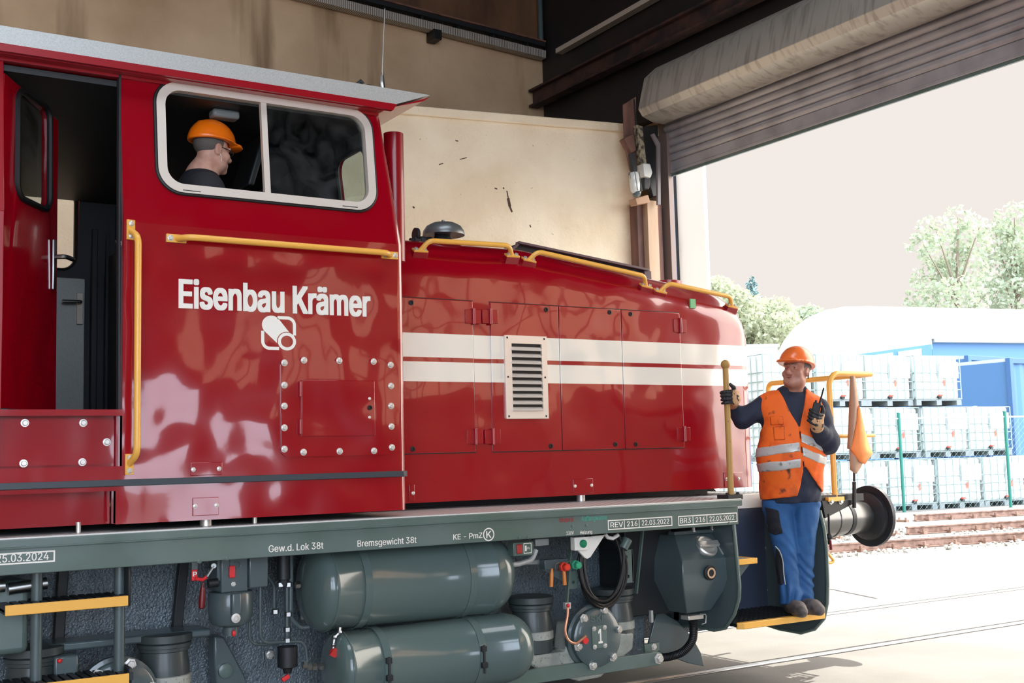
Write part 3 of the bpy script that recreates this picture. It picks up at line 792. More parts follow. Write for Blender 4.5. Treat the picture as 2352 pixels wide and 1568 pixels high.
# louvre
a, b = aY(1158, 769, HY-.02), aY(1260, 961, HY-.02); lx0, lx1, lz0, lz1 = a.x, b.x, b.z, aY(1206, 771, HY-.02).z
lv = MB(); fw_ = .052
lv.sheet([(lx0, lz0), (lx1, lz0), (lx1, lz1), (lx0, lz1)], [[(lx0+fw_, lz0+fw_), (lx1-fw_*.8, lz0+fw_), (lx1-fw_*.8, lz1-fw_), (lx0+fw_, lz1-fw_)]], lambda u, v, w: (u, HY-.024+w, v), .022)
lou = part('louvre_vent', lv, M['alu'], bevel=.003)
bk = MB(); bk.box(lx0+.02, HY-.010, lz0+.02, lx1-.02, HY-.008, lz1-.02); bk.build('dark_backing', M['black'], lou, smooth=False)
for k in range(10):
    z = lerp(lz0+fw_, lz1-fw_, (k+.5)/10); s_ = MB()
    s_.obox((lx0/2+lx1/2, HY-.022, z-.012), ((lx1-lx0)/2-fw_*.9, 0, 0), (0, .012, .010), (0, -.002, .003))
    s_.build('slat', M['alu'], lou)
for x in (lx0+.02, lx1-.02):
    for t in (.03, .5, .97): bolt(lou, (x, HY-.024, lerp(lz0, lz1, t)), .005, .003, n=8, m=M['dark'])
plate('blanking_plate', 1315, 1100, 1362, 1132, HY, bolts=((1321, 1116), (1359, 1114)))
plate('blanking_plate', 938, 1113, 952, 1150, HY, bolts=((949, 1132),))
plate('blanking_plate', 1662, 1085, 1706, 1117, HY, bolts=((1669, 1100), (1697, 1099)))
stk = MB(); a, b = aY(1584, 686, HY+.005), aY(1597, 708, HY+.005); stk.box(a.x, HY-.002, b.z, b.x, HY+.01, a.z)
part('green_sticker', stk, mat('green_sticker', srgb(110, 178, 120), .5), smooth=False, label='small green sticker')
# hood handrails on the shoulder
def hrail(q0, q1):
    yr = HY+.075
    a, b = aY(*q0, yr-.05), aY(*q1, yr-.05)
    nrm = Vector((0, -.72, .70))
    handrail(a+Vector((0, 0, 0)), b, (0, -.55, .83), off=.075, base=.05)
hrail((953, 576), (1186, 589)); hrail((1204, 596), (1492, 660)); hrail((1507, 668), (1688, 706))
# bell
be = MB(); bc = aY(1019, 545, 6.75); R_ = aY(1061, 545, 6.75).x-bc.x
bz = aY(1019, 541, 6.75).z
be.lathe([(R_, 0), (R_*1.0, .01), (R_*.97, .03), (R_*.82, .062), (R_*.55, .082), (R_*.2, .09), (.012, .092), (.012, .104), (.004, .107)], (bc.x, 6.75, bz), (0, 0, 1), 32, True)
be.v = [tuple(p) for p in be.v]
bell = part('warning_bell', be, mat('bell_grey', srgb(120, 124, 124), .35, .6))
bs = MB(); bs.lathe([(.08, -.13), (.075, -.06), (.06, -.02), (.05, .0)], (bc.x-.01, 6.75, bz), (0, 0, 1), 16); bs.build('bell_base', M['dark'], bell)
bs = MB(); p = aY(985, 545, 6.75); bs.tube([(bc.x-.05, 6.75, bz-.05), (p.x-.05, 6.75, bz-.05), (p.x-.14, 6.75, bz-.055)], .02, 10)
for xx in (-.02, -.07, -.115): bs.lathe([(.03, 0), (.034, .02), (.03, .04)], (p.x+xx, 6.75, bz-.05), (1, 0, 0), 12)
bs.cyl((p.x-.07, 6.75, bz-.12), (p.x-.07, 6.75, bz-.05), .014); bs.lathe([(.045, 0), (.045, .02)], (p.x-.105, 6.75, bz-.01), (1, .0, 0), 16)
bs.build('air_fitting', M['dark'], bell)
# radiator hatch lying open on the hood
rh = MB(); yh = HY+.42
r0, r1, r2, r3 = aY(1172, 571, yh), aY(1190, 559, yh), aY(1478, 621, yh), aY(1487, 634, yh)
def lowz(x): return htop(x)-.06
rh.prism([(r0.x, yh, lowz(r0.x)), (r0.x, yh, r0.z-.01), (r1.x, yh, r1.z), (r2.x, yh, r2.z), (r3.x, yh, r3.z-.01), (r3.x, yh, lowz(r3.x))], (0, 1.2, 0))
rad = part('radiator_hatch', rh, M['dark'], bevel=.006)
rl = MB(); rl.bar((r1.x-.02, yh-.02, r1.z), (r2.x+.02, yh-.02, r2.z), .05, .018); rl.bar((r0.x, yh-.01, r0.z-.012), (r1.x, yh-.01, r1.z), .04, .014); rl.box(r2.x-.015, yh-.03, lowz(r2.x), r3.x+.015, yh+.03, r2.z-.006)
rl.build('hatch_rim', mat('hatch_rim', srgb(92, 70, 74), .4), rad, bevel=.003)
fc = MB(); p = aY(1535, 654, HY+.5); fc.lathe([(.09, -.06), (.09, .0), (.1, .0), (.1, .025), (.08, .03)], (p.x, HY+.5, p.z-.0), (0, 0, 1), 24)
part('filler_cap', fc, M['red_flat'])
fc = MB(); p = aY(1575, 664, HY+.5); fc.sph((p.x, HY+.5, p.z-.035), .055, 16); part('vent_dome', fc, M['red_flat'])
hl = MB(); hl.lathe([(.12, 0), (.12, .06), (.1, .08)], (HX1-.02, 6.75, 1.98), (1, 0, 0), 24)
part('headlight', hl, M['zinc'])
# ------------------------------------------------------------------ frame, deck, underframe
FY = 5.75
FE = 5.385
fz0, fz1, fz2 = aY(900, 1259.3, FY).z, aY(900, 1207.7, FY).z, 1.262
fb = MB(); fb.box(-1.8, FY, fz0, FE-.015, FY+.06, fz1+.01); fb.box(-1.8, 2*CY-FY-.06, fz0, 6.2, 2*CY-FY, fz1+.01)
fb.box(-1.8, FY+.06, fz0+.04, 5.33, 2*CY-FY-.06, fz1)
part('side_beam', fb, M['grey'], bevel=.004)
lp = MB(); lp.box(-1.8, FY-.012, fz1, FE+.015, FY+.05, fz2); part('deck_edge', lp, M['grey'], bevel=.006)
wl_ = MB()
pts = [(x, FY-.010+random.uniform(-.001, .001), fz1+random.uniform(-.0015, .0015)) for x in np.arange(-1.8, FE, .11)]
wl_.tube(pts, .004, 6); part('weld_bead', wl_, M['grey'])
dk = MB(); dk.box(-1.8, FY-.008, fz2-.006, FE+.012, 2*CY-FY, fz2+.006); dk.box(FE, 6.35, fz2-.1, 6.24, 2*CY-FY, fz2+.002)
part('deck_plate', dk, M['deck'], bevel=.003)
for px, py, nm in ((180, 1210, 0), (473, 1184, 1), (585, 1177, 0), (1334, 1141, 1)):
    p = aY(px, py, 5.9 if px < 900 else 6.5); k = MB(); k.cyl((p.x, p.y, fz2), (p.x, p.y, fz2+.055), .012 if nm == 0 else .03); part('rubber_mount', k, M['zinc'])
nb = MB(); nb.box(-1.3, 6.75, fz2, 6.0, 7.85, fz2+.05); part('body_subframe', nb, M['dark'])
# writing on the side beam
fy = FY-.0015
def wr_(body, x0, x1, yb0, yb1, ycap, nm='lettering', m='white', bold=.012):
    mb = MB()
    a, b = aY(x0, yb0, fy), aY(x1, yb1, fy); z = (a.z+b.z)/2; a.z = b.z = z
    write(mb, body, a, b, aY(x0, ycap, fy).z-z, bold=bold)
    return part(nm, mb, M[m], smooth=False, label='writing %s on the side beam' % body)
wr_('Gew.d. Lok 38t', 617, 743, 1267, 1260.5, 1252)
wr_('Bremsgewicht 38t', 821, 957, 1254, 1247.5, 1240.5)
wr_('KE - PmZ', 1041, 1108, 1239, 1235, 1226.5)
c = aY(1122.5, 1227, fy); R0 = .034
fw = MB(); stroke(fw, [c+Vector((R0*math.cos(t), 0, R0*math.sin(t))) for t in np.linspace(0, 2*PI, 33)], .0065, (0, -1, 0)); part('lettering', fw, M['white'], smooth=False)
wr_('K', 1117, 1129, 1235.5, 1234.5, 1219)
wr_('230V', 1301, 1318, 1228, 1227, 1220.5); wr_('Heizung', 1332.5, 1360, 1226.5, 1224.5, 1218.5)
def boxed(words, q0, q1, divs):
    fw = MB(); a, b = aY(*q0, fy), aY(*q1, fy)
    stroke(fw, [(a.x, fy, a.z), (b.x, fy, a.z), (b.x, fy, b.z), (a.x, fy, b.z), (a.x, fy, a.z)], .0065, (0, -1, 0))
    H = a.z-b.z
    for d in divs: x = aY(d, 1200, fy).x; stroke(fw, [(x, fy, b.z), (x, fy, a.z)], .0055, (0, -1, 0))
    for t, x0, x1 in words:
        write(fw, t, (aY(x0, 1200, fy).x, fy, b.z+H*.22), (aY(x1, 1200, fy).x, fy, b.z+H*.22), H*.58, bold=.01)
    part('boxed_lettering', fw, M['white'], smooth=False, label='boxed writing '+' '.join(w[0] for w in words))
boxed([('REV', 1402, 1431), ('216', 1440, 1464), ('22.03.2022', 1474, 1537)], (1397, 1195.5), (1543.5, 1206), (1434, 1468))
boxed([('BR3', 1562, 1587), ('216', 1598, 1620), ('22.03.2022', 1630, 1687)], (1558.5, 1186), (1693, 1197), (1592, 1624))
fw = MB(); a, b = aY(-180, 1283.5, fy), aY(124.5, 1288, fy)
stroke(fw, [(a.x, fy, a.z), (b.x, fy, a.z), (b.x, fy, b.z), (a.x, fy, b.z), (a.x, fy, a.z)], .007, (0, -1, 0))
zb_ = aY(60, 1288, fy).z
write(fw, '25.03.2024', (aY(-9, 1290, fy).x, fy, zb_), (aY(112, 1290, fy).x, fy, zb_), aY(60, 1270, fy).z-zb_, bold=.012)
part('boxed_lettering', fw, M['white'], smooth=False, label='boxed writing 25.03.2024')
M['redl'] = mat('red_letters', srgb(150, 40, 40), .5); M['greenl'] = mat('green_letters', srgb(70, 165, 140), .5)
wr_('Motoröl', 1285.5, 1318, 1199.5, 1197.5, 1188.5, 'lettering', 'redl'); wr_('Auffangwanne', 1335.5, 1394, 1196.5, 1192.5, 1185, 'lettering', 'greenl')
for q in ((458, 1287), (521, 1281), (1193, 1234), (1213, 1232.5), (1315, 1207.5), (1347.5, 1205.5), (1674, 1201)): bolt(loco, aY(*q, FY), .009, .004, n=12, m=M['grey'], name='rivet')

# back plate of the underframe
bp = MB(); bp.box(-1.8, 6.44, .22, 5.1, 6.47, fz0+.02); bp.box(-1.8, 6.55, .3, 5.9, 8.05, 1.05)
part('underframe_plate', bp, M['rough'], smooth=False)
for q0, q1, w in (((147, 1305), (133, 1480), .05), ((424, 1300), (402, 1478), .045)):
    A, B = aY(*q0, 6.36), aY(*q1, 6.36); rb = MB(); rb.bar(A+Vector((0, 0, .1)), B, .05, w, (0, 1, 0)); part('stiffener_bar', rb, M['dark'], bevel=.004)

# air reservoirs
def tank(name, y, r, zc, xa, xb, xl, xr, straps, lab):
    prof = [(0.001, xl-xa)]+[(r*math.sin(PI/2*i/8)**.75, (xl-xa)+(xa-xl)*(1-math.cos(PI/2*i/8))**1.0) for i in range(1, 8)]
    L0 = xb-xa
    prof = [(r*math.sqrt(max(0, 1-(1-i/8)**2.4)), (xl-xa)*(1-i/8)) for i in range(0, 9)]
    prof += [(r+.004, .0), (r+.004, .012), (r, .016), (r, L0-.016), (r+.004, L0-.012), (r+.004, L0)]
    prof += [(r*math.sqrt(max(0, 1-(i/8)**2.4)), L0+(xr-xb)*i/8) for i in range(0, 9)]
    mb = MB(); mb.lathe(prof, (xa, y, zc), (1, 0, 0), 48)
    o = part(name, mb, M['tank'], ang=50, label=lab)
    for xs, buckle in straps:
        st = MB(); st.lathe([(r+.001, -.022), (r+.006, -.022), (r+.006, .022), (r+.001, .022)], (xs, y, zc), (1, 0, 0), 48, False)
        so = st.build('strap', M['tank'], o, ang=30)
        if buckle:
            b = MB(); zz = zc+.05
            b.box(xs-.02, y-r-.022, zz-.02, xs+.012, y-r+.0, zz+.01); b.box(xs-.02, y-r-.025, zz-.11, xs+.016, y-r+.0, zz-.08)
            b.cyl((xs-.003, y-r-.016, zz-.14), (xs-.003, y-r-.016, zz+.015), .007)
            b.build('strap_buckle', M['dark'], o, bevel=.002)
    return o
M['tank'] = mat('tank_paint', srgb(88, 104, 102), .16, coat=.3, bump=(22, .05, .004))
def xY(px, py, y): return aY(px, py, y).x
ty, tr = 6.06, .235; tz = aY(950, 1424, ty).z+tr-.006
yn = ty-tr*.8
tank('air_reservoir', ty, tr, tz, xY(769, 1350, yn), xY(1140, 1320, yn), xY(703, 1350, ty-.05), xY(1165, 1303, ty), [(xY(840, 1350, yn), 0), (xY(1080, 1330, yn), 0)], 'upper grey air tank with two flush straps')
ty2, tr2 = 5.99, .197; tz2 = aY(1050, 1421, ty2).z-tr2+.004
yn = ty2-tr2*.8
tank('air_reservoir', ty2, tr2, tz2, xY(808, 1520, yn), xY(1188, 1480, yn), xY(762, 1520, ty2-.05), xY(1212, 1486, ty2), [(xY(885, 1500, yn), 1), (xY(1102, 1490, yn), 1)], 'lower grey air tank with buckled straps')
# drain cock beneath the upper reservoir
dc = MB(); yv = 5.93
P = [aY(*q, yv) for q in ((781, 1440), (780, 1452), (768, 1463), (766, 1480), (765, 1497))]
dc.tube(fillet(P, .015), .009, 8)
for q in P[1:]: dc.sph(q, .014, 8)
dro = part('drain_cock', dc, M['steel'])
h = MB(); h.prism([P[-1]+Vector((x, -.012, z)) for x, z in ((-.03, -.01), (0, -.028), (.035, 0), (0, .025))], (0, -.012, 0)); h.sph(P[-1], .02, 10); h.build('tap_handle', mat('red_tap', srgb(190, 40, 36), .4), dro)
M['redtag'] = mat('red_enamel', srgb(220, 44, 48), .4); M['dred'] = mat('dark_red_grip', srgb(110, 18, 22), .35)
# pipes
def pipe(name, pts, r, y, m='grey2', fr=.05, parent=loco):
    mb = MB(); mb.tube(fillet([aY(px, py, y if not isinstance(y, (list, tuple)) else y[i]) for i, (px, py) in enumerate(pts)], fr), r, 10)
    return part(name, mb, M[m], parent)
pipe('air_pipe', [(598, 1335), (598, 1476), (700, 1472), (706, 1520)], .0085, 6.0)
pipe('air_pipe', [(573, 1420), (573, 1478), (612, 1480), (640, 1478)], .0085, 6.1)
pipe('air_pipe', [(612, 1318), (630, 1345), (630, 1395)], .008, 6.1)
pipe('air_pipe', [(668, 1260), (668, 1420), (690, 1442), (708, 1440)], .012, 6.05)
pipe('air_pipe', [(660, 1260), (660, 1470)], .018, 6.2)
pipe('air_pipe', [(1160, 1297), (1190, 1295), (1222, 1285), (1231, 1262)], .016, 5.95, 'galv')
pipe('air_pipe', [(1185, 1292), (1252, 1290)], .015, 6.1, 'galv')
ft = MB()
for q in ((700, 1526), (710, 1531), (722, 1531), (738, 1530), (644, 1342), (662, 1342), (684, 1343), (660, 1445), (632, 1404), (662, 1410), (660, 1470)):
    p = aY(*q, 6.0); ft.lathe([(.016, -.014), (.02, -.01), (.02, .01), (.016, .014)], p, (1, 0, .0) if q[0] > 680 else (0, 0, 1), 6)
part('pipe_fittings', ft, M['steel'])
ft = MB(); p = aY(651, 1300, 6.0); ft.cyl((p.x, 6.0, p.z-.07), (p.x, 6.0, fz0), .035); ft.cyl((p.x, 6.0, p.z-.11), (p.x, 6.0, p.z-.07), .022, .03, 6)
part('check_valve', ft, M['dark'], bevel=.003)
# air dryer with brake levers
ad = MB(); yd = 5.93
def bx(mb, q0, q1, y, d):
    a, b = aY(*q0, y), aY(*q1, y); mb.box(a.x, y, b.z, b.x, y+d, a.z)
bx(ad, (508, 1270), (570, 1357), yd, .2); bx(ad, (573, 1270), (616, 1347), yd-.02, .2); bx(ad, (498, 1285), (508, 1335), yd+.02, .1)
dry = part('air_dryer', ad, M['grey2'], bevel=.006)
c = aY(530, 1405, yd+.06); rr = aY(579, 1400, yd+.06).x-c.x
bw = MB(); zt_d = aY(530, 1360, yd).z; zb_d = aY(530, 1441, yd).z
bw.lathe([(rr*.95, 0), (rr, .01), (rr, .45*(zt_d-zb_d)), (rr*.98, .7*(zt_d-zb_d)), (rr*.82, .92*(zt_d-zb_d)), (rr*.4, (zt_d-zb_d)*1.02), (.04, (zt_d-zb_d)*1.02), (.04, (zt_d-zb_d)+.045), (.001, (zt_d-zb_d)+.045)], (c.x, yd+.06, zt_d), (0, 0, -1), 32)
bw.build('filter_bowl', M['grey2'], dry)
k = MB(); bx(k, (533, 1362), (556, 1412), yd-.075, .06); k.build('bowl_rib', M['grey2'], dry, bevel=.01)
k = MB(); p = aY(541, 1419, yd-.07); k.lathe([(.024, 0), (.024, .008), (.012, .009), (.010, .004)], p, (0, -1, 0), 16); k.build('plug', M['zinc'], dry)
k = MB(); p = aY(537, 1454, yd); k.sph(p, .011, 10, (1, 1, 1.5)); k.build('red_tip', M['redtag'], dry)
k = MB(); bx(k, (527, 1299), (541, 1326), yd-.015, .012); k.build('red_tag', M['redtag'], dry, bevel=.004)
k = MB(); bx(k, (529, 1281), (540, 1300), yd-.012, .01); k.tube([aY(545+8*math.cos(t), 1297+8*math.sin(t), yd-.012) for t in np.linspace(0, 2*PI, 14)[:-1]], .002, 6, True); k.build('tag_ring', M['grey2'], dry)
for q in ((536, 1341), (552, 1368)): bolt(dry, aY(*q, yd-.002), .009, .008)
bl_ = MB(); bx(bl_, (440.5, 1290), (454, 1310), 5.90, .008); brk = part('brake_cock', bl_, M['grey2'])
k = MB(); bx(k, (440.5, 1308), (454, 1333), 5.897, .012); k.build('red_plate', M['redtag'], brk, bevel=.004)
k = MB(); write(k, 'P', aY(443, 1323, 5.895), aY(452, 1322.5, 5.895), .022, bold=.02); k.build('lettering', M['white'], brk, smooth=False)
k = MB(); k.tube([aY(*q, 5.89) for q in ((448, 1328), (465, 1331), (474, 1325))], .009, 8); k.build('red_link', M['redtag'], brk)
k = MB(); k.bar(aY(475, 1324, 5.89), aY(491, 1299, 5.89), .008, .018, (0, 1, 0)); k.cyl(aY(491, 1299, 5.885), aY(491, 1299, 5.9), .014); k.build('link_arm', M['galv'], brk, bevel=.002)
k = MB(); k.cyl(aY(467, 1338, 5.92), aY(465, 1349, 5.92), .006); k.tube([aY(466, 1348, 5.92), aY(464, 1380, 5.92), aY(463, 1395, 5.92), aY(463, 1398, 5.92)], [.012, .017, .015, .006], 12); k.build('lever_grip', M['dred'], brk)
k = MB(); k.cyl(aY(478, 1340, 5.95), aY(500, 1337, 5.95), .022); k.build('cock_body', M['dark'], brk)
# lower water separator
k = MB(); p = aY(660, 1484, 6.0); q = aY(660, 1535, 6.0); r_ = aY(682, 1500, 6.0).x-p.x
k.lathe([(r_, 0), (r_, (p.z-q.z)*.9), (r_*.5, (p.z-q.z)), (.02, (p.z-q.z)*1.2)], p, (0, 0, -1), 24); ws = part('water_separator', k, M['dark'])
k = MB(); k.bar(aY(648, 1562, 5.97), aY(664, 1551, 5.97), .02, .022); k.build('drain_tap', M['redtag'], ws, bevel=.004)
k = MB(); bx(k, (609, 1494), (630, 1512), 6.15, .02); bk_ = part('pipe_bracket', k, M['grey2'], bevel=.003); bolt(bk_, aY(620, 1503, 6.15), .017, .015)
k = MB(); bx(k, (693, 1380), (706, 1422), 6.2, .02); part('cable_clip', k, M['galv'], bevel=.004)

# axle assemblies
def axle(xc, first):
    yb = 6.0; zc = .455
    arm = MB()
    if first: pts = [aY(*q, 6.02) for q in ((1232, 1474), (1300, 1474), (1330, 1474), (1340, 1420), (1420, 1420), (1430, 1450), (1479, 1449), (1476, 1478), (1402, 1526), (1352, 1530), (1268, 1500))]
    shape = [(-.52, -.07), (-.3, -.07), (-.2, -.07), (-.17, .1), (.13, .1), (.17, 0.), (.33, -.01), (.32, -.11), (.06, -.255), (-.1, -.26), (-.4, -.16)]
    arm.prism([(xc+u, yb+.02, zc+v) for u, v in shape], (0, .14, 0))
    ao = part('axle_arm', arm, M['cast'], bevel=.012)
    cv = MB(); cr = .178
    cv.lathe([(cr+.02, 0), (cr+.02, .03), (cr, .035), (cr, .07), (cr*.92, .08), (cr*.5, .083), (.001, .083)], (xc, yb+.03, zc), (0, -1, 0), 40)
    co = cv.build('bearing_cover', M['grey2'], ao)
    for t in range(6):
        a = math.radians(72+60*t); bolt(ao, (xc+cr*.82*math.cos(a)*1.08, yb-.045, zc+cr*.95*math.sin(a)), .021, .026, name='cover_bolt')
    if first:
        k = MB(); k.box(xc-.055, yb-.062, zc-.065, xc+.055, yb-.05, zc+.075); k.build('number_plate', M['grey'], ao, bevel=.004)
        for sx in (-.04, .04):
            for sz in (-.05, .06): bolt(ao, (xc+sx, yb-.062, zc+sz), .011, .01)
        k = MB(); write(k, '1', (xc-.012, yb-.0632, zc-.03), (xc+.02, yb-.0632, zc-.03), .085, bold=.02); k.build('number', M['white'], ao, smooth=False)
        k = MB(); write(k, 'SKF', (xc-.06, yb-.0545, zc+.1), (xc+.055, yb-.0545, zc+.1), .04, bold=.02); k.build('raised_lettering', M['grey'], ao, smooth=False)
        k = MB(); p = Vector((xc-.125, yb-.07, zc+.0)); k.lathe([(.02, 0), (.02, .02), (.014, .02)], p, (0, -1, 0), 12); k.build('temperature_sensor', M['redtag'], ao)
    for sx in (-.36, .27):
        x = xc+sx; zt = zc+.235; sp = MB()
        sp.lathe([(.105, -.1), (.125, -.085), (.13, .02), (.125, .1), (.115, .16), (.128, .165), (.128, .18), (.135, .183), (.135, .2), (.128, .203), (.14, .21), (.14, .245), (.12, .25)], (x, 6.15, zt-.215), (0, 0, 1), 32)
        so = part('axle_spring', sp, M['rubber'], ang=30)
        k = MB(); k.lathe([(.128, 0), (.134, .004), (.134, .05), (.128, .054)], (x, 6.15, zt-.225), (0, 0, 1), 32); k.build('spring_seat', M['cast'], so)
    wh = MB(); wh.lathe([(.05, 0), (.46, 0), (.46, .09), (.49, .1), (.49, .13), (.05, .13)], (xc, 6.56, .466), (0, 1, 0), 48)
    part('wheel', wh, M['dark'], ang=40)
M['rubber'] = mat('spring_rubber', srgb(58, 66, 66), .42, coat=.1, bump=(30, .1, .006))
xf = aY(1379, 1455, 5.93).x
axle(xf, True); axle(aY(278, 1580, 5.93).x, False)
# bits in front of the front axle
pipe('sensor_cable', [(1303, 1390), (1302, 1412), (1298, 1450), (1315, 1477), (1332, 1473), (1345, 1460)], .009, [5.93]*6, 'copper') if 'copper' in M else None
M['copper'] = mat('copper_braid', srgb(214, 150, 120), .35, .6)
mb = MB(); mb.tube(spline([aY(*q, 5.9) for q in ((1304, 1395), (1303, 1415), (1298, 1448), (1306, 1470), (1322, 1477), (1336, 1468), (1346, 1460))]), .008, 8); part('sensor_cable', mb, M['copper'])
mb = MB(); bx(mb, (1299, 1384), (1312, 1398), 5.93, .03); sj = part('cable_joint', mb, M['galv'], bevel=.003)
k = MB(); k.sph(aY(1305, 1390, 5.92), .012, 10); k.build('red_cap', M['redtag'], sj)
mb = MB(); mb.bar(aY(1313, 1225, 5.97), aY(1301, 1388, 5.97), .01, .026, (0, 1, 0)); part('flat_hanger', mb, M['grey'])
mb = MB(); mb.bar(aY(1478, 1195, 6.1), aY(1461, 1363, 6.1), .01, .024, (0, 1, 0)); part('flat_hanger', mb, M['grey'])
for A, B, y in (((1306, 1312), (1327, 1351), 5.98), ((1429, 1263), (1456, 1337), 6.0)):
    mb = MB(); a, b = aY(*A, y), aY(*B, y)
    hx_ = (a.x+b.x)/2
    mb.sheet(rrect(a.x, b.z, b.x, a.z, .015, 3), [circ(hx_, b.z+.04, .011, 10)] + ([circ(hx_-.012, a.z-.045, .011, 10)] if y > 5.99 else []), lambda u, v, w: (u, y+w, v), .012)
    if y > 5.99: mb.box(b.x-.012, y, b.z, b.x, y+.08, a.z)
    part('cable_bracket', mb, M['grey'], bevel=.002)
# switch box
mb = MB(); bx(mb, (1179, 1246), (1226, 1274), 5.84, .06); sw = part('warning_switch_box', mb, M['grey'], bevel=.004)
k = MB(); bx(k, (1188, 1250), (1201, 1271), 5.83, .02); k.build('red_button', mat('dull_red', srgb(170, 50, 46), .5), sw, bevel=.006)
k = MB(); yk = 5.8375
a, b = aY(1203, 1248, yk), aY(1220.5, 1269, yk)
stroke(k, [(a.x, yk, a.z), (b.x, yk, a.z), (b.x, yk, b.z), (a.x, yk, b.z), (a.x, yk, a.z)], .004, (0, -1, 0))
cx_, cz_ = lerp(a.x, b.x, .3), (a.z+b.z)/2
k.add([(cx_-.008, yk, cz_-.016), (cx_+.004, yk, cz_-.016), (cx_+.004, yk, cz_+.016), (cx_-.008, yk, cz_+.016)], [(0, 1, 2, 3)])
stroke(k, [(cx_+.006+.004*i, yk, cz_+(.006 if i % 2 else -.006)) for i in range(6)], .0025, (0, -1, 0))
k.build('pictogram', M['white'], sw, smooth=False)
mb = MB(); bx(mb, (1230, 1238), (1262, 1252), 6.0, .05); part('white_junction_box', mb, M['galv'], bevel=.006)
# white bracket with the green lamp
mb = MB(); yb_ = 5.86
mb.prism([aY(*q, yb_) for q in ((1319.5, 1235), (1390, 1228), (1357, 1279), (1350, 1283), (1344, 1281), (1328, 1264), (1319.5, 1262))], (0, .02, 0)); hb = part('heater_socket_bracket', mb, mat('white_paint', srgb(232, 230, 222), .4), bevel=.003)
k = MB(); bx(k, (1319.5, 1234), (1351, 1262), yb_-.04, .045); k.build('socket_box', bpy.data.materials['white_paint'], hb, bevel=.003)
k = MB(); k.lathe([(.024, 0), (.024, .012), (.018, .018), (.001, .02)], aY(1338.5, 1248, yb_-.04), (0, -1, 0), 20); k.build('green_lamp', mat('green_lamp', srgb(20, 130, 90), .3), hb)
k = MB(); k.tube([aY(*q, 5.9) for q in ((1390, 1226), (1396, 1234), (1408, 1236), (1420, 1228))], .012, 8); k.build('cable_hook', bpy.data.materials['white_paint'], hb)
# oil drain cocks
mb = MB(); bx(mb, (1251, 1286), (1305, 1304), 5.98, .06); mb.prism([aY(*q, 6.0) for q in ((1245, 1307), (1302, 1304), (1292, 1336))], (0, .01, 0)); oc = part('oil_drain_cocks', mb, M['grey2'], bevel=.003)
for (kx, ky), col, nm in (((1292.5, 1301), (226, 62, 44), 'red_cap'), ((1319, 1296.5), (60, 165, 125), 'green_cap')):
    k = MB(); k.lathe([(.03, 0), (.03, .02), (.024, .022), (.024, .05), (.018, .055)], aY(kx, ky, 5.95), (0, -1, 0), 6); k.build(nm, mat(nm, srgb(*col), .35), oc)
    k = MB(); k.tube([aY(kx-9+9*math.cos(t), ky+9*math.sin(t), 5.96) for t in np.linspace(0, 2*PI, 16)[:-1]], .0025, 6, True); k.build('cap_ring', M['steel'], oc)
for (q0, q1) in (((1268, 1305), (1266, 1347)), ((1294, 1305), (1297, 1343))):
    k = MB(); k.tube([aY(q0[0], q0[1], 5.94), aY((q0[0]+q1[0])/2, (q0[1]+q1[1])/2-8, 5.94), aY(*q1, 5.94)], [.006, .012, .012], 10); k.build('cock_lever', mat('orange_grip', srgb(208, 120, 40), .4), oc)

# sand box at the corner
def P3(q, y): return aY(*q, y)
F_ = [P3((1550, 1228), 6.0), P3((1664, 1221), 6.0), P3((1681, 1279), 5.87), P3((1567, 1287), 5.87), P3((1569, 1340), 5.86), P3((1681, 1328), 5.86), P3((1578, 1409), 5.97), P3((1633, 1401), 5.97)]
def dy(v, y): return Vector((v.x, y, v.z))
B_ = [dy(F_[0], 6.42), dy(F_[1], 6.42), dy(F_[7], 6.42), dy(F_[6], 6.42)]
sbx = MB(); sbx.add(F_+[dy(v, 6.42) for v in F_], [(3, 2, 1, 0), (4, 5, 2, 3), (6, 7, 5, 4), (0, 1, 9, 8), (14, 15, 7, 6), (0, 8, 11, 3), (3, 11, 12, 4), (4, 12, 14, 6), (1, 2, 10, 9), (2, 5, 13, 10), (5, 7, 15, 13), (8, 9, 10, 11), (11, 10, 13, 12), (12, 13, 15, 14)])
sbo = part('sand_box', sbx, M['grey2'], bevel=.006)
nrm = (F_[2]-F_[3]).cross(F_[0]-F_[3]).normalized(); nrm = nrm if nrm.y < 0 else -nrm
cc = aP(1622, 1255, F_[3], nrm)
k = MB(); k.lathe([(.078, 0), (.078, .012), (.07, .02), (.055, .02), (.052, .012)], cc, nrm, 32); k.build('filler_ring', M['zinc'], sbo)
hd_ = (F_[2]-F_[3]).normalized(); k = MB(); k.obox(cc+nrm*.032+hd_*-.0, hd_*.085, nrm.cross(hd_)*.022, nrm*.011); k.build('filler_handle', M['zinc'], sbo, bevel=.006)
k = MB(); lc = aP(1660, 1264, F_[3], nrm); k.obox(lc+nrm*.002, hd_*.022, nrm.cross(hd_)*.032, nrm*.002); k.build('info_plate', M['galv'], sbo)
k = MB(); gc = aY(1629, 1315, 5.855); k.lathe([(.048, 0), (.048, .012), (.038, .016), (.038, .02)], gc, (0, -1, 0), 28); k.build('gauge_ring', M['dark'], sbo)
k = MB(); k.lathe([(.034, .012), (.034, .024), (.024, .024), (.022, .018), (.001, .018)], gc, (0, -1, 0), 28); k.build('level_glass', mat('tan_gauge', srgb(212, 176, 140), .4), sbo)
k = MB(); k.box(F_[0].x-.02, 5.98, F_[0].z+.0, F_[1].x+.0, 6.04, F_[0].z+.02); k.build('top_flange', M['grey2'], sbo)
for q in ((1593, 1221), (1636, 1217)): bolt(sbo, aY(*q, 5.99)+Vector((0, 0, .0)), .012, .03, (0, 0, 1))
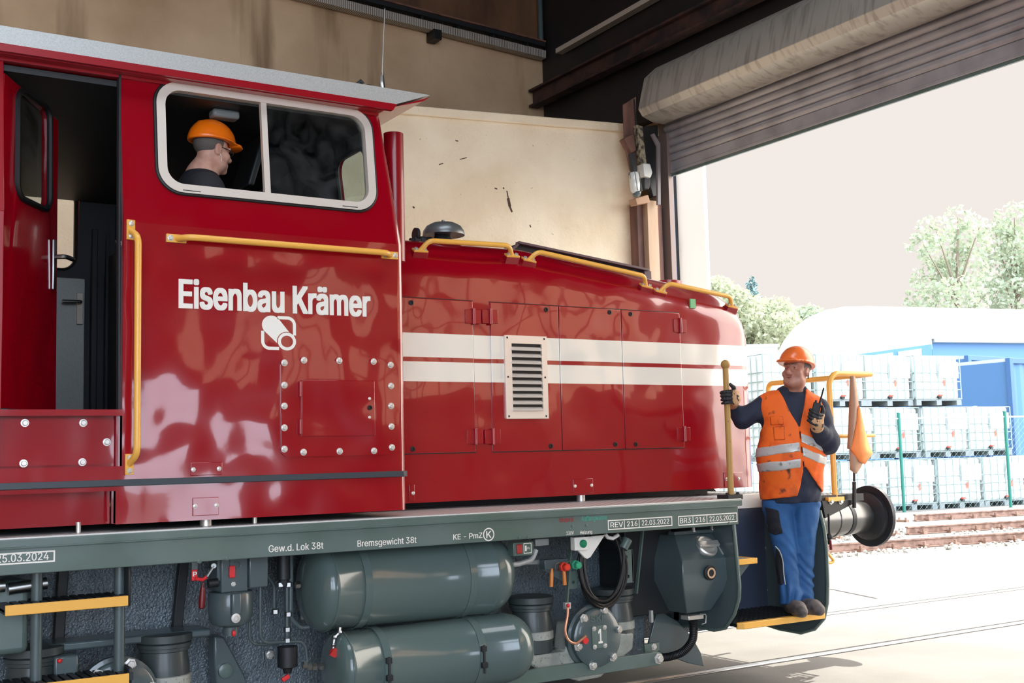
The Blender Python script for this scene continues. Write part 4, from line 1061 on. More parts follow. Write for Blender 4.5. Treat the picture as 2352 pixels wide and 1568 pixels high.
k = MB(); a = aY(1580, 1413, 5.98); k.box(a.x-.02, 5.95, a.z-.028, a.x+.11, 6.03, a.z); k.build('outlet_clamp', M['zinc'], sbo, bevel=.004)
k = MB(); k.tube([aY(*q, 5.97) for q in ((1608, 1410), (1620, 1410), (1622, 1414), (1621, 1430), (1612, 1433))], .004, 6); k.build('clamp_lever', M['zinc'], sbo)
k = MB(); pts = spline([aY(px, py, y) for px, py, y in ((1591, 1418, 6.0), (1593, 1440, 6.0), (1590, 1470, 6.02), (1570, 1495, 6.08), (1540, 1507, 6.15), (1500, 1511, 6.2))], 16)
k.tube(pts, [.026+.0025*(i % 2) for i in range(len(pts))], 12); k.build('sand_hose', M['black'], sbo)
k = MB(); k.box(F_[0].x-.3, 6.15, .52, F_[0].x+.1, 6.44, fz0); part('corner_gusset_box', k, M['dark'], bevel=.01)
# transverse side plates either side of the shunter's step
XR, XFp = 5.35, 6.19
def aXp(q, x): return aX(q[0], q[1], x)
rp_ = MB(); pts = [aXp(q, XR) for q in ((1684, 1203), (1698, 1345), (1697, 1375), (1686, 1412), (1667, 1442), (1640, 1447), (1600, 1438), (1562, 1438), (1532, 1408), (1505, 1358))]
pts = [Vector((p.x, max(p.y, FY-.03), p.z)) for p in pts]; pts[0].z = fz0+.03; pts.append(Vector((XR, pts[-1].y, fz0+.03)))
rp_.prism(pts, (.022, 0, 0)); rpl = part('step_side_plate', rp_, M['grey2'], bevel=.004)
ed = MB(); ed.tube(pts[:-1], .011, 8); ed.build('plate_edge', M['grey'], rpl)
fp_ = MB(); pts = [aXp(q, XFp) for q in ((1883, 1185), (1893, 1215), (1898, 1260), (1901, 1340), (1900, 1385), (1893, 1420), (1872, 1444), (1840, 1453), (1790, 1444), (1700, 1415), (1640, 1380))]
pts[0].z = fz0+.05; pts.append(Vector((XFp, pts[-1].y, fz0+.05)))
fp_.prism(pts, (.022, 0, 0)); fpl = part('step_side_plate', fp_, M['grey2'], bevel=.004)
ed = MB(); ed.tube(pts[:-1], .012, 8); ed.build('plate_edge', M['grey'], fpl)
iw = MB(); iw.box(XR, 6.36, .42, XFp+.45, 6.42, fz2-.02); iw.box(XFp+.0, 6.4, .7, XFp+.4, 2*CY-6.4, fz2-.03)
iwo = part('step_back_plate', iw, mat('blue_grey_plate', srgb(58, 66, 84), .4, coat=.2), bevel=.004)
for q in ((1766, 1259), (1771, 1356)): bolt(iwo, aY(*q, 6.36), .028, .03)
# steps
SZ = aY(1790, 1420, 5.8).z
def grating(mb, x0, y0, x1, y1, z, pitch=.034, t=.004, h=.024):
    for x in np.arange(x0, x1, pitch): mb.box(x, y0, z-h, x+t, y1, z)
    for y in np.arange(y0, y1, pitch): mb.box(x0, y, z-h, x1, y+t, z)
gm = MB(); a, b = aY(1702, 1424, 5.8), aY(1890, 1408, 5.8)
grating(gm, XR+.03, 5.82, XFp, 6.35, SZ-.001, .045)
stp = part('shunter_step', gm, M['dark'], smooth=False)
k = MB(); k.prism([(XR+.03+x, 5.785+y, SZ-.038) for x, y in ((0, .03), (.03, 0), (XFp-XR-.06, 0), (XFp-XR-.03, .03), (XFp-XR-.03, .045), (0, .045))], (0, 0, .042)); k.build('step_nosing', M['yellow'], stp, bevel=.004)
gm = MB(); za = aY(1720, 1280, 5.95).z; xe = aY(1735, 1285, 5.88).x
grating(gm, XR+.02, 5.9, xe-.0, 6.25, za, .045); st2 = part('upper_step', gm, M['galv'], smooth=False)
k = MB(); k.box(XR+.08, 5.875, za-.035, xe, 5.9, za+.003); k.box(xe, 5.875, za-.035, xe+.015, 6.25, za+.003); k.build('step_nosing', M['yellow'], st2, bevel=.003)
k = MB(); k.prism([(XR+.02, 5.92, za-.035), (xe-.01, 5.92, za-.035), (XR+.02, 5.92, za-.25)], (0, .012, 0)); k.build('step_gusset', M['grey2'], st2)
# entrance ladder below the cab door
lx0_, lx1_ = aY(88, 1400, 5.86).x, aY(279, 1390, 5.86).x
ld = MB()
for x in (lx0_, lx1_): ld.cyl((x, 5.9, .05), (x, 5.9, fz0+.02), .026)
lad = part('cab_ladder', ld, M['grey2'])
for (q0, q1) in (((12, 1404), (295, 1378)), ((-20, 1590), (297, 1563))):
    a, b = aY(*q0, 5.80), aY(*q1, 5.80); z = (a.z+b.z)/2
    k = MB(); k.box(a.x, 5.80, z-.024, b.x, 5.812, z+.024); k.build('step_nosing', M['yellow'], lad, bevel=.003)
    k = MB()
    for x in np.arange(a.x, b.x, .04): k.box(x, 5.812, z-.01, x+.028, 6.02, z+.026)
    k.box(a.x, 5.83, z-.02, b.x, 6.02, z); k.build('step_tread', M['dark'], lad)
    k = MB(); k.box(b.x-.0, 5.815, z-.03, b.x+.018, 6.02, z+.05 if q0[0] < 0 else z+.19); k.build('step_cheek', M['dark'], lad, bevel=.01)
mb = MB(); bx(mb, (-60, 1340), (66, 1500), 5.95, .3); part('battery_box', mb, M['grey'], bevel=.03)
mb = MB(); p = aY(5, 1345, 5.9); mb.cyl((p.x-.1, 5.9, p.z), (p.x+.01, 5.9, p.z), .03); mb.cyl((p.x+.03, 5.93, p.z-.02), (p.x+.2, 5.93, p.z-.005), .028); part('hose_coupling', mb, M['steel'])
mb = MB(); a, b = aY(120, 1490, 6.05), aY(470, 1462, 6.05); mb.box(a.x, 6.1, a.z-.025, b.x+.05, 6.3, a.z+.015); part('spring_carrier', mb, M['grey2'], bevel=.01)
mb = MB(); a = aY(150, 1545, 6.0); mb.box(a.x-.05, 6.0, a.z-.06, a.x+.06, 6.1, a.z+.08); axs = part('sensor_block', mb, M['grey2'], bevel=.01)
k = MB(); k.sph(aY(137, 1517, 5.98), .012, 10); k.build('red_cap', M['redtag'], axs)
# brake rod, guard plate
mb = MB(); a, b = aY(1195, 1558, 5.97), aY(1512, 1512, 5.97); zc_ = (a.z+b.z)/2; hw = .042
n_ = 10; pts = [(b.x+hw*math.sin(PI*i/n_), 5.97, zc_+hw*math.cos(PI*i/n_)) for i in range(n_+1)]
mb.prism([(a.x-.5, 5.97, zc_+hw)]+pts+[(a.x-.5, 5.97, zc_-hw)], (0, .03, 0)); br = part('brake_rod', mb, M['grey'], bevel=.003)
bolt(br, (b.x, 5.97, zc_), .025, .03)
mb = MB(); mb.prism([aY(*q, 6.3) for q in ((1510, 1400), (1555, 1425), (1590, 1462), (1611, 1500), (1617, 1530), (1583, 1523), (1520, 1500), (1490, 1480))], (0, .02, 0)); part('wheel_guard', mb, M['grey2'], bevel=.004)
mb = MB(); bx(mb, (1481, 1479), (1515, 1494), 6.05, .02); gp = part('slotted_plate', mb, M['grey'], bevel=.002); bolt(gp, aY(1502, 1485, 6.05), .016, .014)
mb = MB(); bx(mb, (1495, 1402), (1501, 1429), 6.05, .02); part('marker_plate', mb, M['galv'])
mb = MB(); mb.prism([aY(*q, 6.2) for q in ((1196, 1500), (1245, 1490), (1272, 1520), (1230, 1545), (1195, 1540))], (0, .06, 0)); part('brake_hanger', mb, M['grey2'], bevel=.01)
mb = MB(); mb.prism([aY(*q, 6.25) for q in ((492, 1460), (515, 1462), (560, 1545), (570, 1568), (500, 1600), (492, 1520))], (0, .1, 0)); bh = part('brake_hanger', mb, M['grey2'], bevel=.01)
k = MB(); k.lathe([(.038, 0), (.038, .02), (.03, .024), (.01, .024)], aY(516, 1539, 6.25), (0, -1, 0), 24); k.build('hanger_pin', M['grey'], bh)
# front platform, buffer, railing
PZ = aY(1930, 1136, 6.05).z
mb = MB(); grating(mb, XFp, 6.05, aY(1979, 1138, 6.05).x, 8.55, PZ, .05, .005, .03); pf = part('front_platform', mb, M['galv'], smooth=False)
k = MB(); x2 = aY(1979, 1138, 6.05).x; k.box(XFp, 6.04, PZ-.05, x2, 6.05, PZ+.002); k.box(x2, 6.04, PZ-.05, x2+.01, 8.55, PZ+.002); k.build('platform_rim', M['dark'], pf)
def buffer(yb):
    zb2 = 1.045; xb = 7.33
    mb = MB(); mb.lathe([(.17, 0), (.17, .03), (.138, .035), (.138, .26), (.144, .265), (.144, .29), (.13, .30), (.13, .5), (.128, .52), (.122, .60), (.11, .68)], (6.58, yb, zb2), (1, 0, 0), 40)
    o = part('buffer', mb, mat('buffer_barrel', srgb(112, 112, 112), .25, .9) if 'buffer_barrel' not in bpy.data.materials else bpy.data.materials['buffer_barrel'])
    k = MB(); k.lathe([(.131, .40), (.134, .401), (.134, .44), (.131, .441)], (6.58, yb, zb2), (1, 0, 0), 40); k.build('dark_band', M['dark'], o)
    k = MB(); k.lathe([(.11, -.10), (.18, -.06), (.19, -.03), (.236, -.03), (.238, -.0), (.22, .012), (.001, .02)], (xb, yb, zb2), (1, 0, 0), 48); k.build('buffer_plate', mat('buffer_plate', srgb(44, 44, 48), .4, .3) if 'buffer_plate' not in bpy.data.materials else bpy.data.materials['buffer_plate'], o)
    for t in range(8):
        a = PI/4*t+.2; bolt(o, (xb-.05, yb+.155*math.cos(a), zb2+.155*math.sin(a)), .016, .02, (-1, 0, 0), M['dark'])
buffer(6.35); buffer(2*CY-6.35)
mb = MB(); mb.box(6.55, 6.15, .85, 6.6, 2*CY-6.15, 1.2); part('buffer_beam', mb, M['grey2'], bevel=.004)
mb = MB(); yq = 6.02
mb.prism([aY(*q, yq) for q in ((1888, 1150), (1957, 1147), (1958, 1158), (1896, 1190))], (0, .09, 0)); rbk = part('railing_bracket', mb, M['dark'], bevel=.003)
k = MB(); bx(k, (1903, 1142), (1940, 1150), yq-.01, .11); k.build('railing_foot', M['yellow'], rbk, bevel=.002)
for q in ((1908, 1152), (1930, 1152)): bolt(rbk, aY(*q, yq-.0), .014, .02, (0, -1, 0))
rl_ = MB(); yr = 6.06
A = aY(1918, 1144, yr); T = aY(1899, 900, yr); zt_r = aY(1950, 858, yr).z
Bx = aY(2000, 858, yr).x
rl_.tube(fillet([A, (A.x, yr, zt_r), (Bx, yr, zt_r)], .1, 8), .021, 12)
rl_.tube(fillet([(Bx-.02, yr, zt_r), (Bx, yr+.02, zt_r), (Bx, 7.15, zt_r), (Bx, 7.15, 1.2)], .05, 6), .021, 12)
zm = aY(1935, 1001, yr).z
rl_.tube([(A.x, yr, zm), (Bx, yr, zm)], .013, 8); rl_.tube([(Bx, yr, zm), (Bx, 7.15, zm)], .013, 8)
part('front_railing', rl_, M['yellow'])
# corner grab pole
gp_ = MB(); yp = 5.80; A = aY(1679, 1136, yp); B = aY(1664, 842, yp)
gp_.cyl(A, (A.x, yp, B.z), .0205, .0195, 16); gp_.sph((A.x, yp, B.z+.015), .031, 18)
gpo = part('grab_pole', gp_, M['yellow2'], label='ochre grab pole with ball top')
k = MB(); k.box(A.x-.07, yp-.05, fz2, A.x+.06, yp+.06, fz2+.032); k.build('pole_foot', M['dark'], gpo, bevel=.004)
for sx in (-.05, .04): bolt(gpo, (A.x+sx, yp-.02, fz2+.032), .012, .014, (0, 0, 1), M['dark'])
# little things by the front plate
k = MB(); k.tube([aY(*q, 5.95) for q in ((1903, 1180), (1904, 1200), (1905, 1225))], .008, 8); k.sph(aY(1905, 1232, 5.95), .025, 10); k.tube([aY(*q, 5.95) for q in ((1905, 1230), (1903, 1250))], .01, 8); ak = part('air_cock', k, M['dark'])
k = MB(); k.tube([aY(*q, 5.93) for q in ((1907, 1240), (1909, 1262))], [.009, .011], 10); k.build('red_lever', M['dred'], ak)
k = MB(); k.tube(fillet([aY(*q, 5.95) for q in ((1900, 1268), (1915, 1287), (1910, 1292), (1898, 1292))], .02), .011, 8); part('coupling_handle', k, M['yellow'])

# ------------------------------------------------------------------ loose things on the locomotive
cb = MB(); cx, cz = aY(1372, 1290, 5.98).x, aY(1372, 1300, 5.98).z
for i in range(7):
    rx, rz = .165+.012*math.sin(i*2.1), .235+.014*math.cos(i*1.7); ox, oz = .006*i, -.012*i
    cb.tube([(cx+ox+rx*math.sin(t)*(1+.08*math.sin(2*t+i)), 5.93+.006*i+.004*math.sin(t*2+i), cz+oz+.04+rz*math.cos(t)*(.93 if math.cos(t) > 0 else 1)) for t in np.linspace(0, 2*PI, 40)[:-1]], .0095, 8, True)
coil = cb.build('coiled_cable', M['black'], None)
tag(coil, 'black power cable coiled up and hung under the side beam of the locomotive', 'cable')
k = MB(); a, b = aY(1431, 1243, 5.93), aY(1445, 1256, 5.93); k.cyl(aY(1431, 1260, 5.93), aY(1441, 1238, 5.93), .03, .034, 14); pl = k.build('plug', M['grey'], coil)
# signal flag
FXP = aY(1962, 1110, 6.0)
flg = thing('signal_flag', 'rolled orange signal flag standing in a black tube by the buffer', 'flag', (FXP.x, 6.0, aY(1962, 1160, 6.0).z))
k = MB(); k.cyl(aY(1962, 1166, 6.0), aY(1962, 1106, 6.0), .0145, .0145, 12)
tube_h = part('flag_holder', k, M['black'])
k = MB(); k.cyl(aY(1962, 1105.5, 6.0), aY(1960, 866, 6.0), .009, .009, 10); k.build('stick', M['dark'], flg)
def cloth(rows, mats, name):
    mb = MB(); vs = []; n = len(rows[0])
    for r in rows:
        for (px, py, y) in r: vs.append(aY(px, py, y))
    mb.add(vs, [(j*n+i, j*n+i+1, (j+1)*n+i+1, (j+1)*n+i) for j in range(len(rows)-1) for i in range(n-1)])
    o = mb.build(name, mats, flg, ang=0)
    s = o.modifiers.new('sub', 'SUBSURF'); s.levels = s.render_levels = 1; s.subdivision_type = 'SIMPLE'
    s = o.modifiers.new('th', 'SOLIDIFY'); s.thickness = .003
    return o
M['flag'] = mat('orange_flag_cloth', srgb(252, 150, 84), .8, bump=(60, .1, .002)); M['flag2'] = mat('shaded_flag_cloth', srgb(176, 142, 118), .85)  # flag2 paints the shaded folds of the same orange cloth
cloth([[(1953, 864, 5.99), (1959, 863, 5.96), (1964, 866, 5.99)], [(1951, 930, 6.0), (1962, 928, 5.95), (1972, 930, 5.99)], [(1948, 1000, 6.01), (1958, 1000, 5.95), (1968, 960, 5.96)], [(1946, 1030, 6.01), (1951, 1032, 5.96), (1955, 1028, 5.97)]], M['flag2'], 'folded_back')
cloth([[(1972, 930, 5.97), (1974, 934, 5.96), (1976, 940, 5.97)], [(1962, 985, 5.97), (1974, 990, 5.93), (1985, 985, 5.97)], [(1954, 1022, 5.97), (1976, 1026, 5.92), (1996, 1022, 5.96)], [(1952, 1028, 5.97), (1982, 1046, 5.92), (2004, 1040, 5.96)], [(1952, 1030, 5.98), (1974, 1060, 5.95), (1986, 1066, 5.97)]], M['flag'], 'orange_cloth')
cloth([[(1951, 1024, 5.985), (1966, 1040, 5.96), (1982, 1062, 5.965)], [(1951, 1050, 5.99), (1966, 1062, 5.96), (1976, 1074, 5.97)], [(1952, 1078, 6.0), (1960, 1085, 5.97), (1966, 1088, 5.98)]], M['flag2'], 'folded_tip')
# ------------------------------------------------------------------ people: blended bodies
class SD:
    """a blended solid: round cones, ellipsoids and boxes joined (or cut) with a soft seam"""
    def __init__(s): s.ops = []
    def cap(s, a, b, ra, rb=None, k=.02, cut=False): s.ops.append(('c', np.array(a, float), np.array(b, float), ra, ra if rb is None else rb, k, cut)); return s
    def chain(s, pts, rs, k=.02):
        for i in range(len(pts)-1): s.cap(pts[i], pts[i+1], rs[i], rs[i+1], k)
        return s
    def ell(s, c, r, A=None, k=.02, cut=False): s.ops.append(('e', np.array(c, float), np.array(r, float), None if A is None else np.array(A, float), 0, k, cut)); return s
    def half(s, p, n, k=.004): s.ops.append(('h', np.array(p, float), np.array(n, float)/np.linalg.norm(n), 0, 0, k, True)); return s   # keeps the side n points away from
    def wedge(s, planes): s.ops.append(('x', [(np.array(p, float), np.array(n, float)/np.linalg.norm(n)) for p, n in planes], None, 0, 0, 0, True)); return s   # cuts the convex region inside all planes
    def ev(s, P):
        D = None
        for t, a, b, c, d, k, cut in s.ops:
            if t == 'c':
                ab = b-a; tt = np.clip(((P-a)@ab)/max(ab@ab, 1e-12), 0, 1)
                v = np.linalg.norm(P-a-tt[:, None]*ab, axis=1)-(c+(d-c)*tt)
            elif t == 'e':
                q = P-a
                if c is not None: q = q@c.T
                k0 = np.linalg.norm(q/b, axis=1); k1 = np.linalg.norm(q/(b*b), axis=1); v = k0*(k0-1)/np.maximum(k1, 1e-9)
            elif t == 'x': v = np.max([(P-p)@n for p, n in a], axis=0)
            else: v = (P-a)@b
            if D is None: D = v; continue
            if t == 'h': D = np.maximum(D, v)
            elif t == 'x': D = np.maximum(D, -v)
            elif cut:
                h = np.clip(.5-.5*(D+v)/k, 0, 1); D = D*(1-h)-v*h+k*h*(1-h)
            else:
                h = np.clip(.5+.5*(v-D)/k, 0, 1); D = D*h+v*(1-h)-k*h*(1-h)
        return D
def nets(fn, lo, hi, h):
    lo, hi = np.array(lo, float), np.array(hi, float)
    n = np.ceil((hi-lo)/h).astype(int)+1
    ax = [lo[i]+h*np.arange(n[i]) for i in range(3)]
    G = np.stack(np.meshgrid(*ax, indexing='ij'), -1).reshape(-1, 3)
    F = np.concatenate([fn(g) for g in np.array_split(G, max(1, len(G)//200000))]).reshape(n)
    I = F < 0
    cn = n-1; acc = np.zeros((*cn, 3)); cnt = np.zeros(cn)
    off = [(0, 0), (0, 1), (1, 0), (1, 1)]
    for a in range(3):
        b, c = [i for i in range(3) if i != a]
        for (u, v) in off:
            s0 = [None]*3; s1 = [None]*3
            s0[a] = slice(0, cn[a]); s1[a] = slice(1, cn[a]+1)
            s0[b] = s1[b] = slice(u, u+cn[b]); s0[c] = s1[c] = slice(v, v+cn[c])
            f0, f1 = F[tuple(s0)], F[tuple(s1)]; m = (f0 < 0) != (f1 < 0)
            t = np.where(m, f0/np.where(m, f0-f1, 1), 0)
            p = np.zeros((*cn, 3)); p[..., a] = t; p[..., b] = u; p[..., c] = v
            acc += p*m[..., None]; cnt += m
    act = cnt > 0; idx = -np.ones(cn, int); idx[act] = np.arange(act.sum())
    base = np.stack(np.nonzero(act), -1)
    V = lo+h*(base+acc[act]/cnt[act][:, None])
    Q = []
    for a in range(3):
        b, c = (a+1) % 3, (a+2) % 3
        s0 = [slice(None)]*3; s1 = [slice(None)]*3
        s0[a] = slice(0, n[a]-1); s1[a] = slice(1, n[a])
        for s in (s0, s1): s[b] = slice(1, n[b]-1); s[c] = slice(1, n[c]-1)
        i0, i1 = I[tuple(s0)], I[tuple(s1)]; m = i0 != i1
        pos = np.stack(np.nonzero(m), -1); pos[:, b] += 1; pos[:, c] += 1
        fl = i0[m]
        def cell(db, dc):
            q = pos.copy(); q[:, b] += db; q[:, c] += dc; return idx[q[:, 0], q[:, 1], q[:, 2]]
        q = np.stack([cell(-1, -1), cell(0, -1), cell(0, 0), cell(-1, 0)], 1)
        q[~fl] = q[~fl][:, ::-1]; Q.append(q)
    return V, np.concatenate(Q)
def solid(name, sd, h, m, parent=None, pad=.04, extra=None, kind=None, lo=None, hi=None):
    pts = []
    for o in sd.ops:
        if o[6] or o[0] == 'h': continue
        if o[0] == 'c': r = max(o[3], o[4]); pts += [o[1]-r, o[1]+r, o[2]-r, o[2]+r]
        else: r = o[2].max(); pts += [o[1]-r, o[1]+r]
    pts = np.array(pts); l = pts.min(0)-pad if lo is None else lo; u = pts.max(0)+pad if hi is None else hi
    fn = (lambda P: extra(P, sd.ev(P))) if extra else sd.ev
    V, Q = nets(fn, l, u, h)
    mb = MB(); mb.v = list(map(tuple, V)); mb.f = [tuple(int(i) for i in q) for q in Q]; mb.m = [0]*len(mb.f)
    return mb.build(name, m, parent, ang=0)
def skin_mat(name, c, c2):
    return mat(name, c, .5, var=(18, c2, .45, .65), bump=(160, .08, .002))
M['skin'] = skin_mat('weathered_skin', srgb(186, 132, 112), srgb(166, 112, 96))
M['hair'] = mat('grey_hair', srgb(88, 82, 78), .7, bump=(180, .4, .004))
M['hat'] = mat('orange_hard_hat', srgb(240, 116, 52), .28, coat=.3)
M['navy'] = mat('navy_jacket', srgb(30, 38, 58), .75, bump=[(14, .5, .012, 3), (240, .15, .001)])
M['jeans'] = mat('blue_work_trousers', srgb(36, 84, 136), .75, bump=[(11, .6, .016, 3), (260, .15, .001)], var=(7, srgb(44, 98, 152), .5, .7))
M['vest'] = mat('orange_vest', srgb(246, 108, 28), .7, var=[(9, srgb(226, 86, 20), .5, .7), (5, srgb(150, 64, 22), .56, .74, (1, 1, .6)), (13, srgb(70, 40, 28), .62, .72, (1, 1, .7))], bump=[(10, .45, .012, 3)])
M['tape'] = mat('reflective_tape', srgb(196, 194, 190), .35, .2, var=(24, srgb(120, 112, 106), .6, .72))
M['glove'] = mat('tan_glove', srgb(206, 160, 118), .7, var=(40, srgb(50, 46, 44), .56, .62), bump=(70, .3, .003))
M['gblack'] = mat('black_glove_coating', srgb(34, 34, 38), .5)
M['shoe'] = mat('worn_work_shoe', srgb(104, 94, 90), .6, var=(16, srgb(66, 60, 60), .45, .65), bump=(40, .2, .003))
M['eye'] = mat('eye_white', srgb(220, 214, 206), .2); M['iris'] = mat('dark_iris', srgb(40, 28, 22), .2); M['lip'] = mat('lip', srgb(150, 84, 80), .5)

def head_parts(sd, H, A, s=1.0):
    """head round H (ear height centre); columns of A are the head's right-of-face, forward and up axes"""
    R, Fw, U = [np.array(A.col[i]) for i in range(3)]; H = np.array(H)
    Lm = np.stack([R, Fw, U])
    P = lambda x, y, z: H+s*(x*R+y*Fw+z*U)
    E = lambda x, y, z, r, k=.02, cut=False: sd.ell(P(x, y, z), np.array(r)*s, Lm, k, cut)
    E(0, -.012, .045, (.078, .098, .092)); E(0, .028, -.03, (.066, .066, .084), .03); E(0, .045, -.088, (.054, .046, .036), .03)
    for sx in (-1, 1):
        E(sx*.044, .066, -.028, (.027, .026, .025), .018); E(sx*.05, .03, -.075, (.022, .03, .024), .03)
        sd.ell(P(sx*.031, .098, .008), np.array((.019, .013, .012))*s, Lm, .012, True)
        E(sx*.031, .076, .006, (.016, .013, .013), .006)
        sd.cap(P(sx*.014, .098, .024), P(sx*.046, .088, .026), .008*s, .007*s, .012)
        E(sx*.080, -.006, -.008, (.010, .024, .033), .008); sd.ell(P(sx*.09, .0, -.006), np.array((.008, .012, .018))*s, Lm, .006, True)
        sd.cap(P(sx*.013, .106, -.034), P(sx*.014, .104, -.036), .0095*s, .0095*s, .008)
    sd.cap(P(0, .092, .016), P(0, .118, -.026), .009*s, .0135*s, .012); sd.cap(P(0, .119, -.028), P(0, .114, -.034), .0125*s, .012*s, .008)
    sd.cap(P(-.020, .095, -.058), P(.020, .095, -.058), .0065*s, .0065*s, .01); sd.cap(P(-.018, .095, -.071), P(.018, .095, -.071), .0075*s, .0075*s, .01)
    sd.cap(P(0, .09, -.1), P(0, .09, -.101), .017*s, .017*s, .025)
    for a, b in (((-.037, .09, -.048), (-.014, .105, -.064)), ((-.014, .105, -.064), (.014, .105, -.064)), ((.014, .105, -.064), (.037, .09, -.048)), ((-.024, .112, -.03), (-.042, .094, -.05)), ((.024, .112, -.03), (.042, .094, -.05))):
        sd.cap(P(*a), P(*b), .0028*s, .0028*s, .004, True)
    return P, Lm
def head_extras(root, P, Lm, A, s, hat_m, hair=True, tilt=0.):
    R, Fw, U = [Vector(A.col[i]) for i in range(3)]
    for sx in (-1, 1):
        ey = MB(); ir = MB(); br = MB()
        ey.sph(P(sx*.031, .0752, .006), .0128*s, 14); ir.sph(P(sx*.031, .0838, .0068), .0062*s, 10)
        br.tube([P(sx*.014, .104, .027), P(sx*.03, .103, .031), P(sx*.05, .088, .028)], [.003*s, .0045*s, .002*s], 8)
        eo = ey.build('eye', M['eye'], root); ir.build('iris', M['iris'], eo); br.build('eyebrow', M['hair'], root)
    lp_ = MB(); lp_.tube([P(-.031, .088, -.053), P(-.012, .102, -.0605), P(.012, .102, -.0605), P(.031, .088, -.053)], [.001, .0035*s, .0035*s, .001], 8); lp_.tube([P(-.029, .089, -.056), P(0, .1035, -.0705), P(.029, .089, -.056)], [.001, .0045*s, .001], 8); lp_.build('lips', M['lip'], root)
    if hair:
        hr = SD(); hr.ell(P(0, -.018, .038), np.array((.083, .1, .09))*s, Lm, .01); hr.half(P(0, .03, .02), Lm[1]+.1*Lm[2]); hr.half(P(0, 0, -.055), -Lm[2]-.3*Lm[1])
        for sx in (-1, 1): hr.ell(P(sx*.085, .004, -.008), np.array((.02, .028, .036))*s, Lm, .004, True)
        solid('hair', hr, .006, M['hair'], root)
    ht = SD(); ht.ell(P(0, -.008, .05), np.array((.115, .142, .128))*s, Lm, .01)
    for x in (-.028, 0, .028): ht.cap(P(x, .08, .142-abs(x)*.3), P(x, -.1, .14-abs(x)*.3), .009*s, .009*s, .012)
    ht.half(P(0, 0, .048), -Lm[2]+.12*Lm[1])
    br_ = SD(); br_.ell(P(0, .004, .052), np.array((.119, .150, .008))*s, Lm, .008); br_.ell(P(0, .135, .046), np.array((.076, .036, .009))*s, Lm, .02)
    ht.ops += br_.ops
    ht.ell(P(0, -.012, .03), np.array((.088, .112, .07))*s, Lm, .006, True)
    return solid('hard_hat', ht, .006*s, hat_m, root)

# --- the shunter on the step
FT = aZ(1832, 1407, SZ); FT.z = SZ
PR = Vector((.695, -.719, 0)); PN = Vector((-.719, -.695, 0)); UP = Vector((0, 0, 1))
def Q(px, py, n=0.): return aP(px, py, FT+PN*n, PN)
body = SD()
hip_r, hip_l = Q(1786, 1150, .0), Q(1848, 1150, -.02)
kn_r, kn_l = Q(1806, 1268, .05), Q(1846, 1262, .0)
an_r, an_l = Q(1817, 1376, .08), Q(1845, 1368, .0)
pel = Q(1817, 1118, -.01); chest = Q(1818, 975, -.02); nk = Q(1822, 905, -.03)
sh_r, sh_l = Q(1757, 932, -.03), Q(1880, 940, -.03)
el_r, ha_r = Q(1706, 962, .03), Q(1676, 930, .02)
el_l, wr_l = Q(1903, 1016, .03), Q(1878, 985, .17)
hd_c = Q(1829, 853, .02)
ya, pa = math.radians(-26), math.radians(9)
hf = (PN*math.cos(ya)+PR*math.sin(ya))*math.cos(pa)+UP*math.sin(pa); hr_ = hf.cross(UP).normalized()
hr_ = UP.cross(hf).normalized(); hu = hf.cross(hr_); hu = hu if hu.z > 0 else -hu
AH = Matrix((hr_, hf, hu)).transposed()
SC = 1.03
PP, LM = head_parts(body, hd_c, AH, SC)
body.cap(Vector(PP(0, -.012, -.05)), nk+Vector((0, 0, -.04)), .060, .068, .03)
body.chain([nk, chest, pel], [.07, .105, .12], .05)
body.cap(sh_r, sh_l, .06, .06, .05)
body.chain([sh_r, el_r, ha_r], [.055, .042, .03], .03); body.chain([sh_l, el_l, wr_l], [.055, .042, .03], .03)
body.chain([hip_r, kn_r, an_r], [.075, .05, .035], .03); body.chain([hip_l, kn_l, an_l], [.075, .05, .035], .03)
OFF['person'] = Vector()
per = solid('person', body, .0065, M['skin'])
tag(per, 'man in orange vest and hard hat standing on the step, gripping the pole', 'person')
OFF[per.name] = Vector((0, 0, 0))
PP2 = lambda *a: Vector(PP(*a))
head_extras(per, PP2, LM, AH, SC, M['hat'])
# stubble-shadowed upper lip
nzs = lambda P, a, f: a*(np.sin(P[:, 2]*f+3*np.sin(P[:, 0]*f*.5))*np.sin(P[:, 0]*f*.8+P[:, 1]*f*.6+2*np.sin(P[:, 2]*f*.3)))
# torso solid shared by jacket and vest
belly = Q(1816, 1050, .02)
LT = np.stack([np.array(PR), np.array(PN), np.array(UP)])
def torso(sd, g=0.):
    sd.ell(chest+Vector((0, 0, .02)), (.205+g, .132+g, .25+g), LT, .05)
    sd.ell(belly, (.222+g, .165+g, .22+g), LT, .08)
    sd.ell(pel+UP*.03, (.205+g, .15+g, .15+g), LT, .06)
    sd.ell(pel-UP*.07, (.198+g, .146+g, .15+g), LT, .05)
    sd.cap(sh_r+PR*.02, sh_l-PR*.02, .078+g, .078+g, .06)
    sd.cap(nk+UP*-.06, chest, .09+g, .12+g, .05)
    return sd
jk = torso(SD()); jk.chain([sh_r, el_r, Q(1685, 938, .02)], [.078, .064, .046], .04); jk.chain([sh_l, el_l, wr_l], [.078, .07, .05], .04)
jk.chain([nk+UP*.005, nk-UP*.05], [.083, .1], .03)
jk.ell(nk+UP*.05+PN*.04, (.066, .07, .05), LT, .01, True)
jk.half(pel-UP*.105, -np.array(UP))
for i in range(10):
    t0, t1 = math.radians(115+31*i), math.radians(115+31*(i+1))
    f = lambda t: nk+UP*(.025+.012*math.cos(t-math.pi/2))+PR*.088*math.cos(t)+PN*(.084*math.sin(t)-.004)
    jk.cap(f(t0), f(t1), .019, .019, .01)
solid('jacket', jk, .0085, M['navy'], per, extra=lambda P, D: D+nzs(P, .0045, 42))
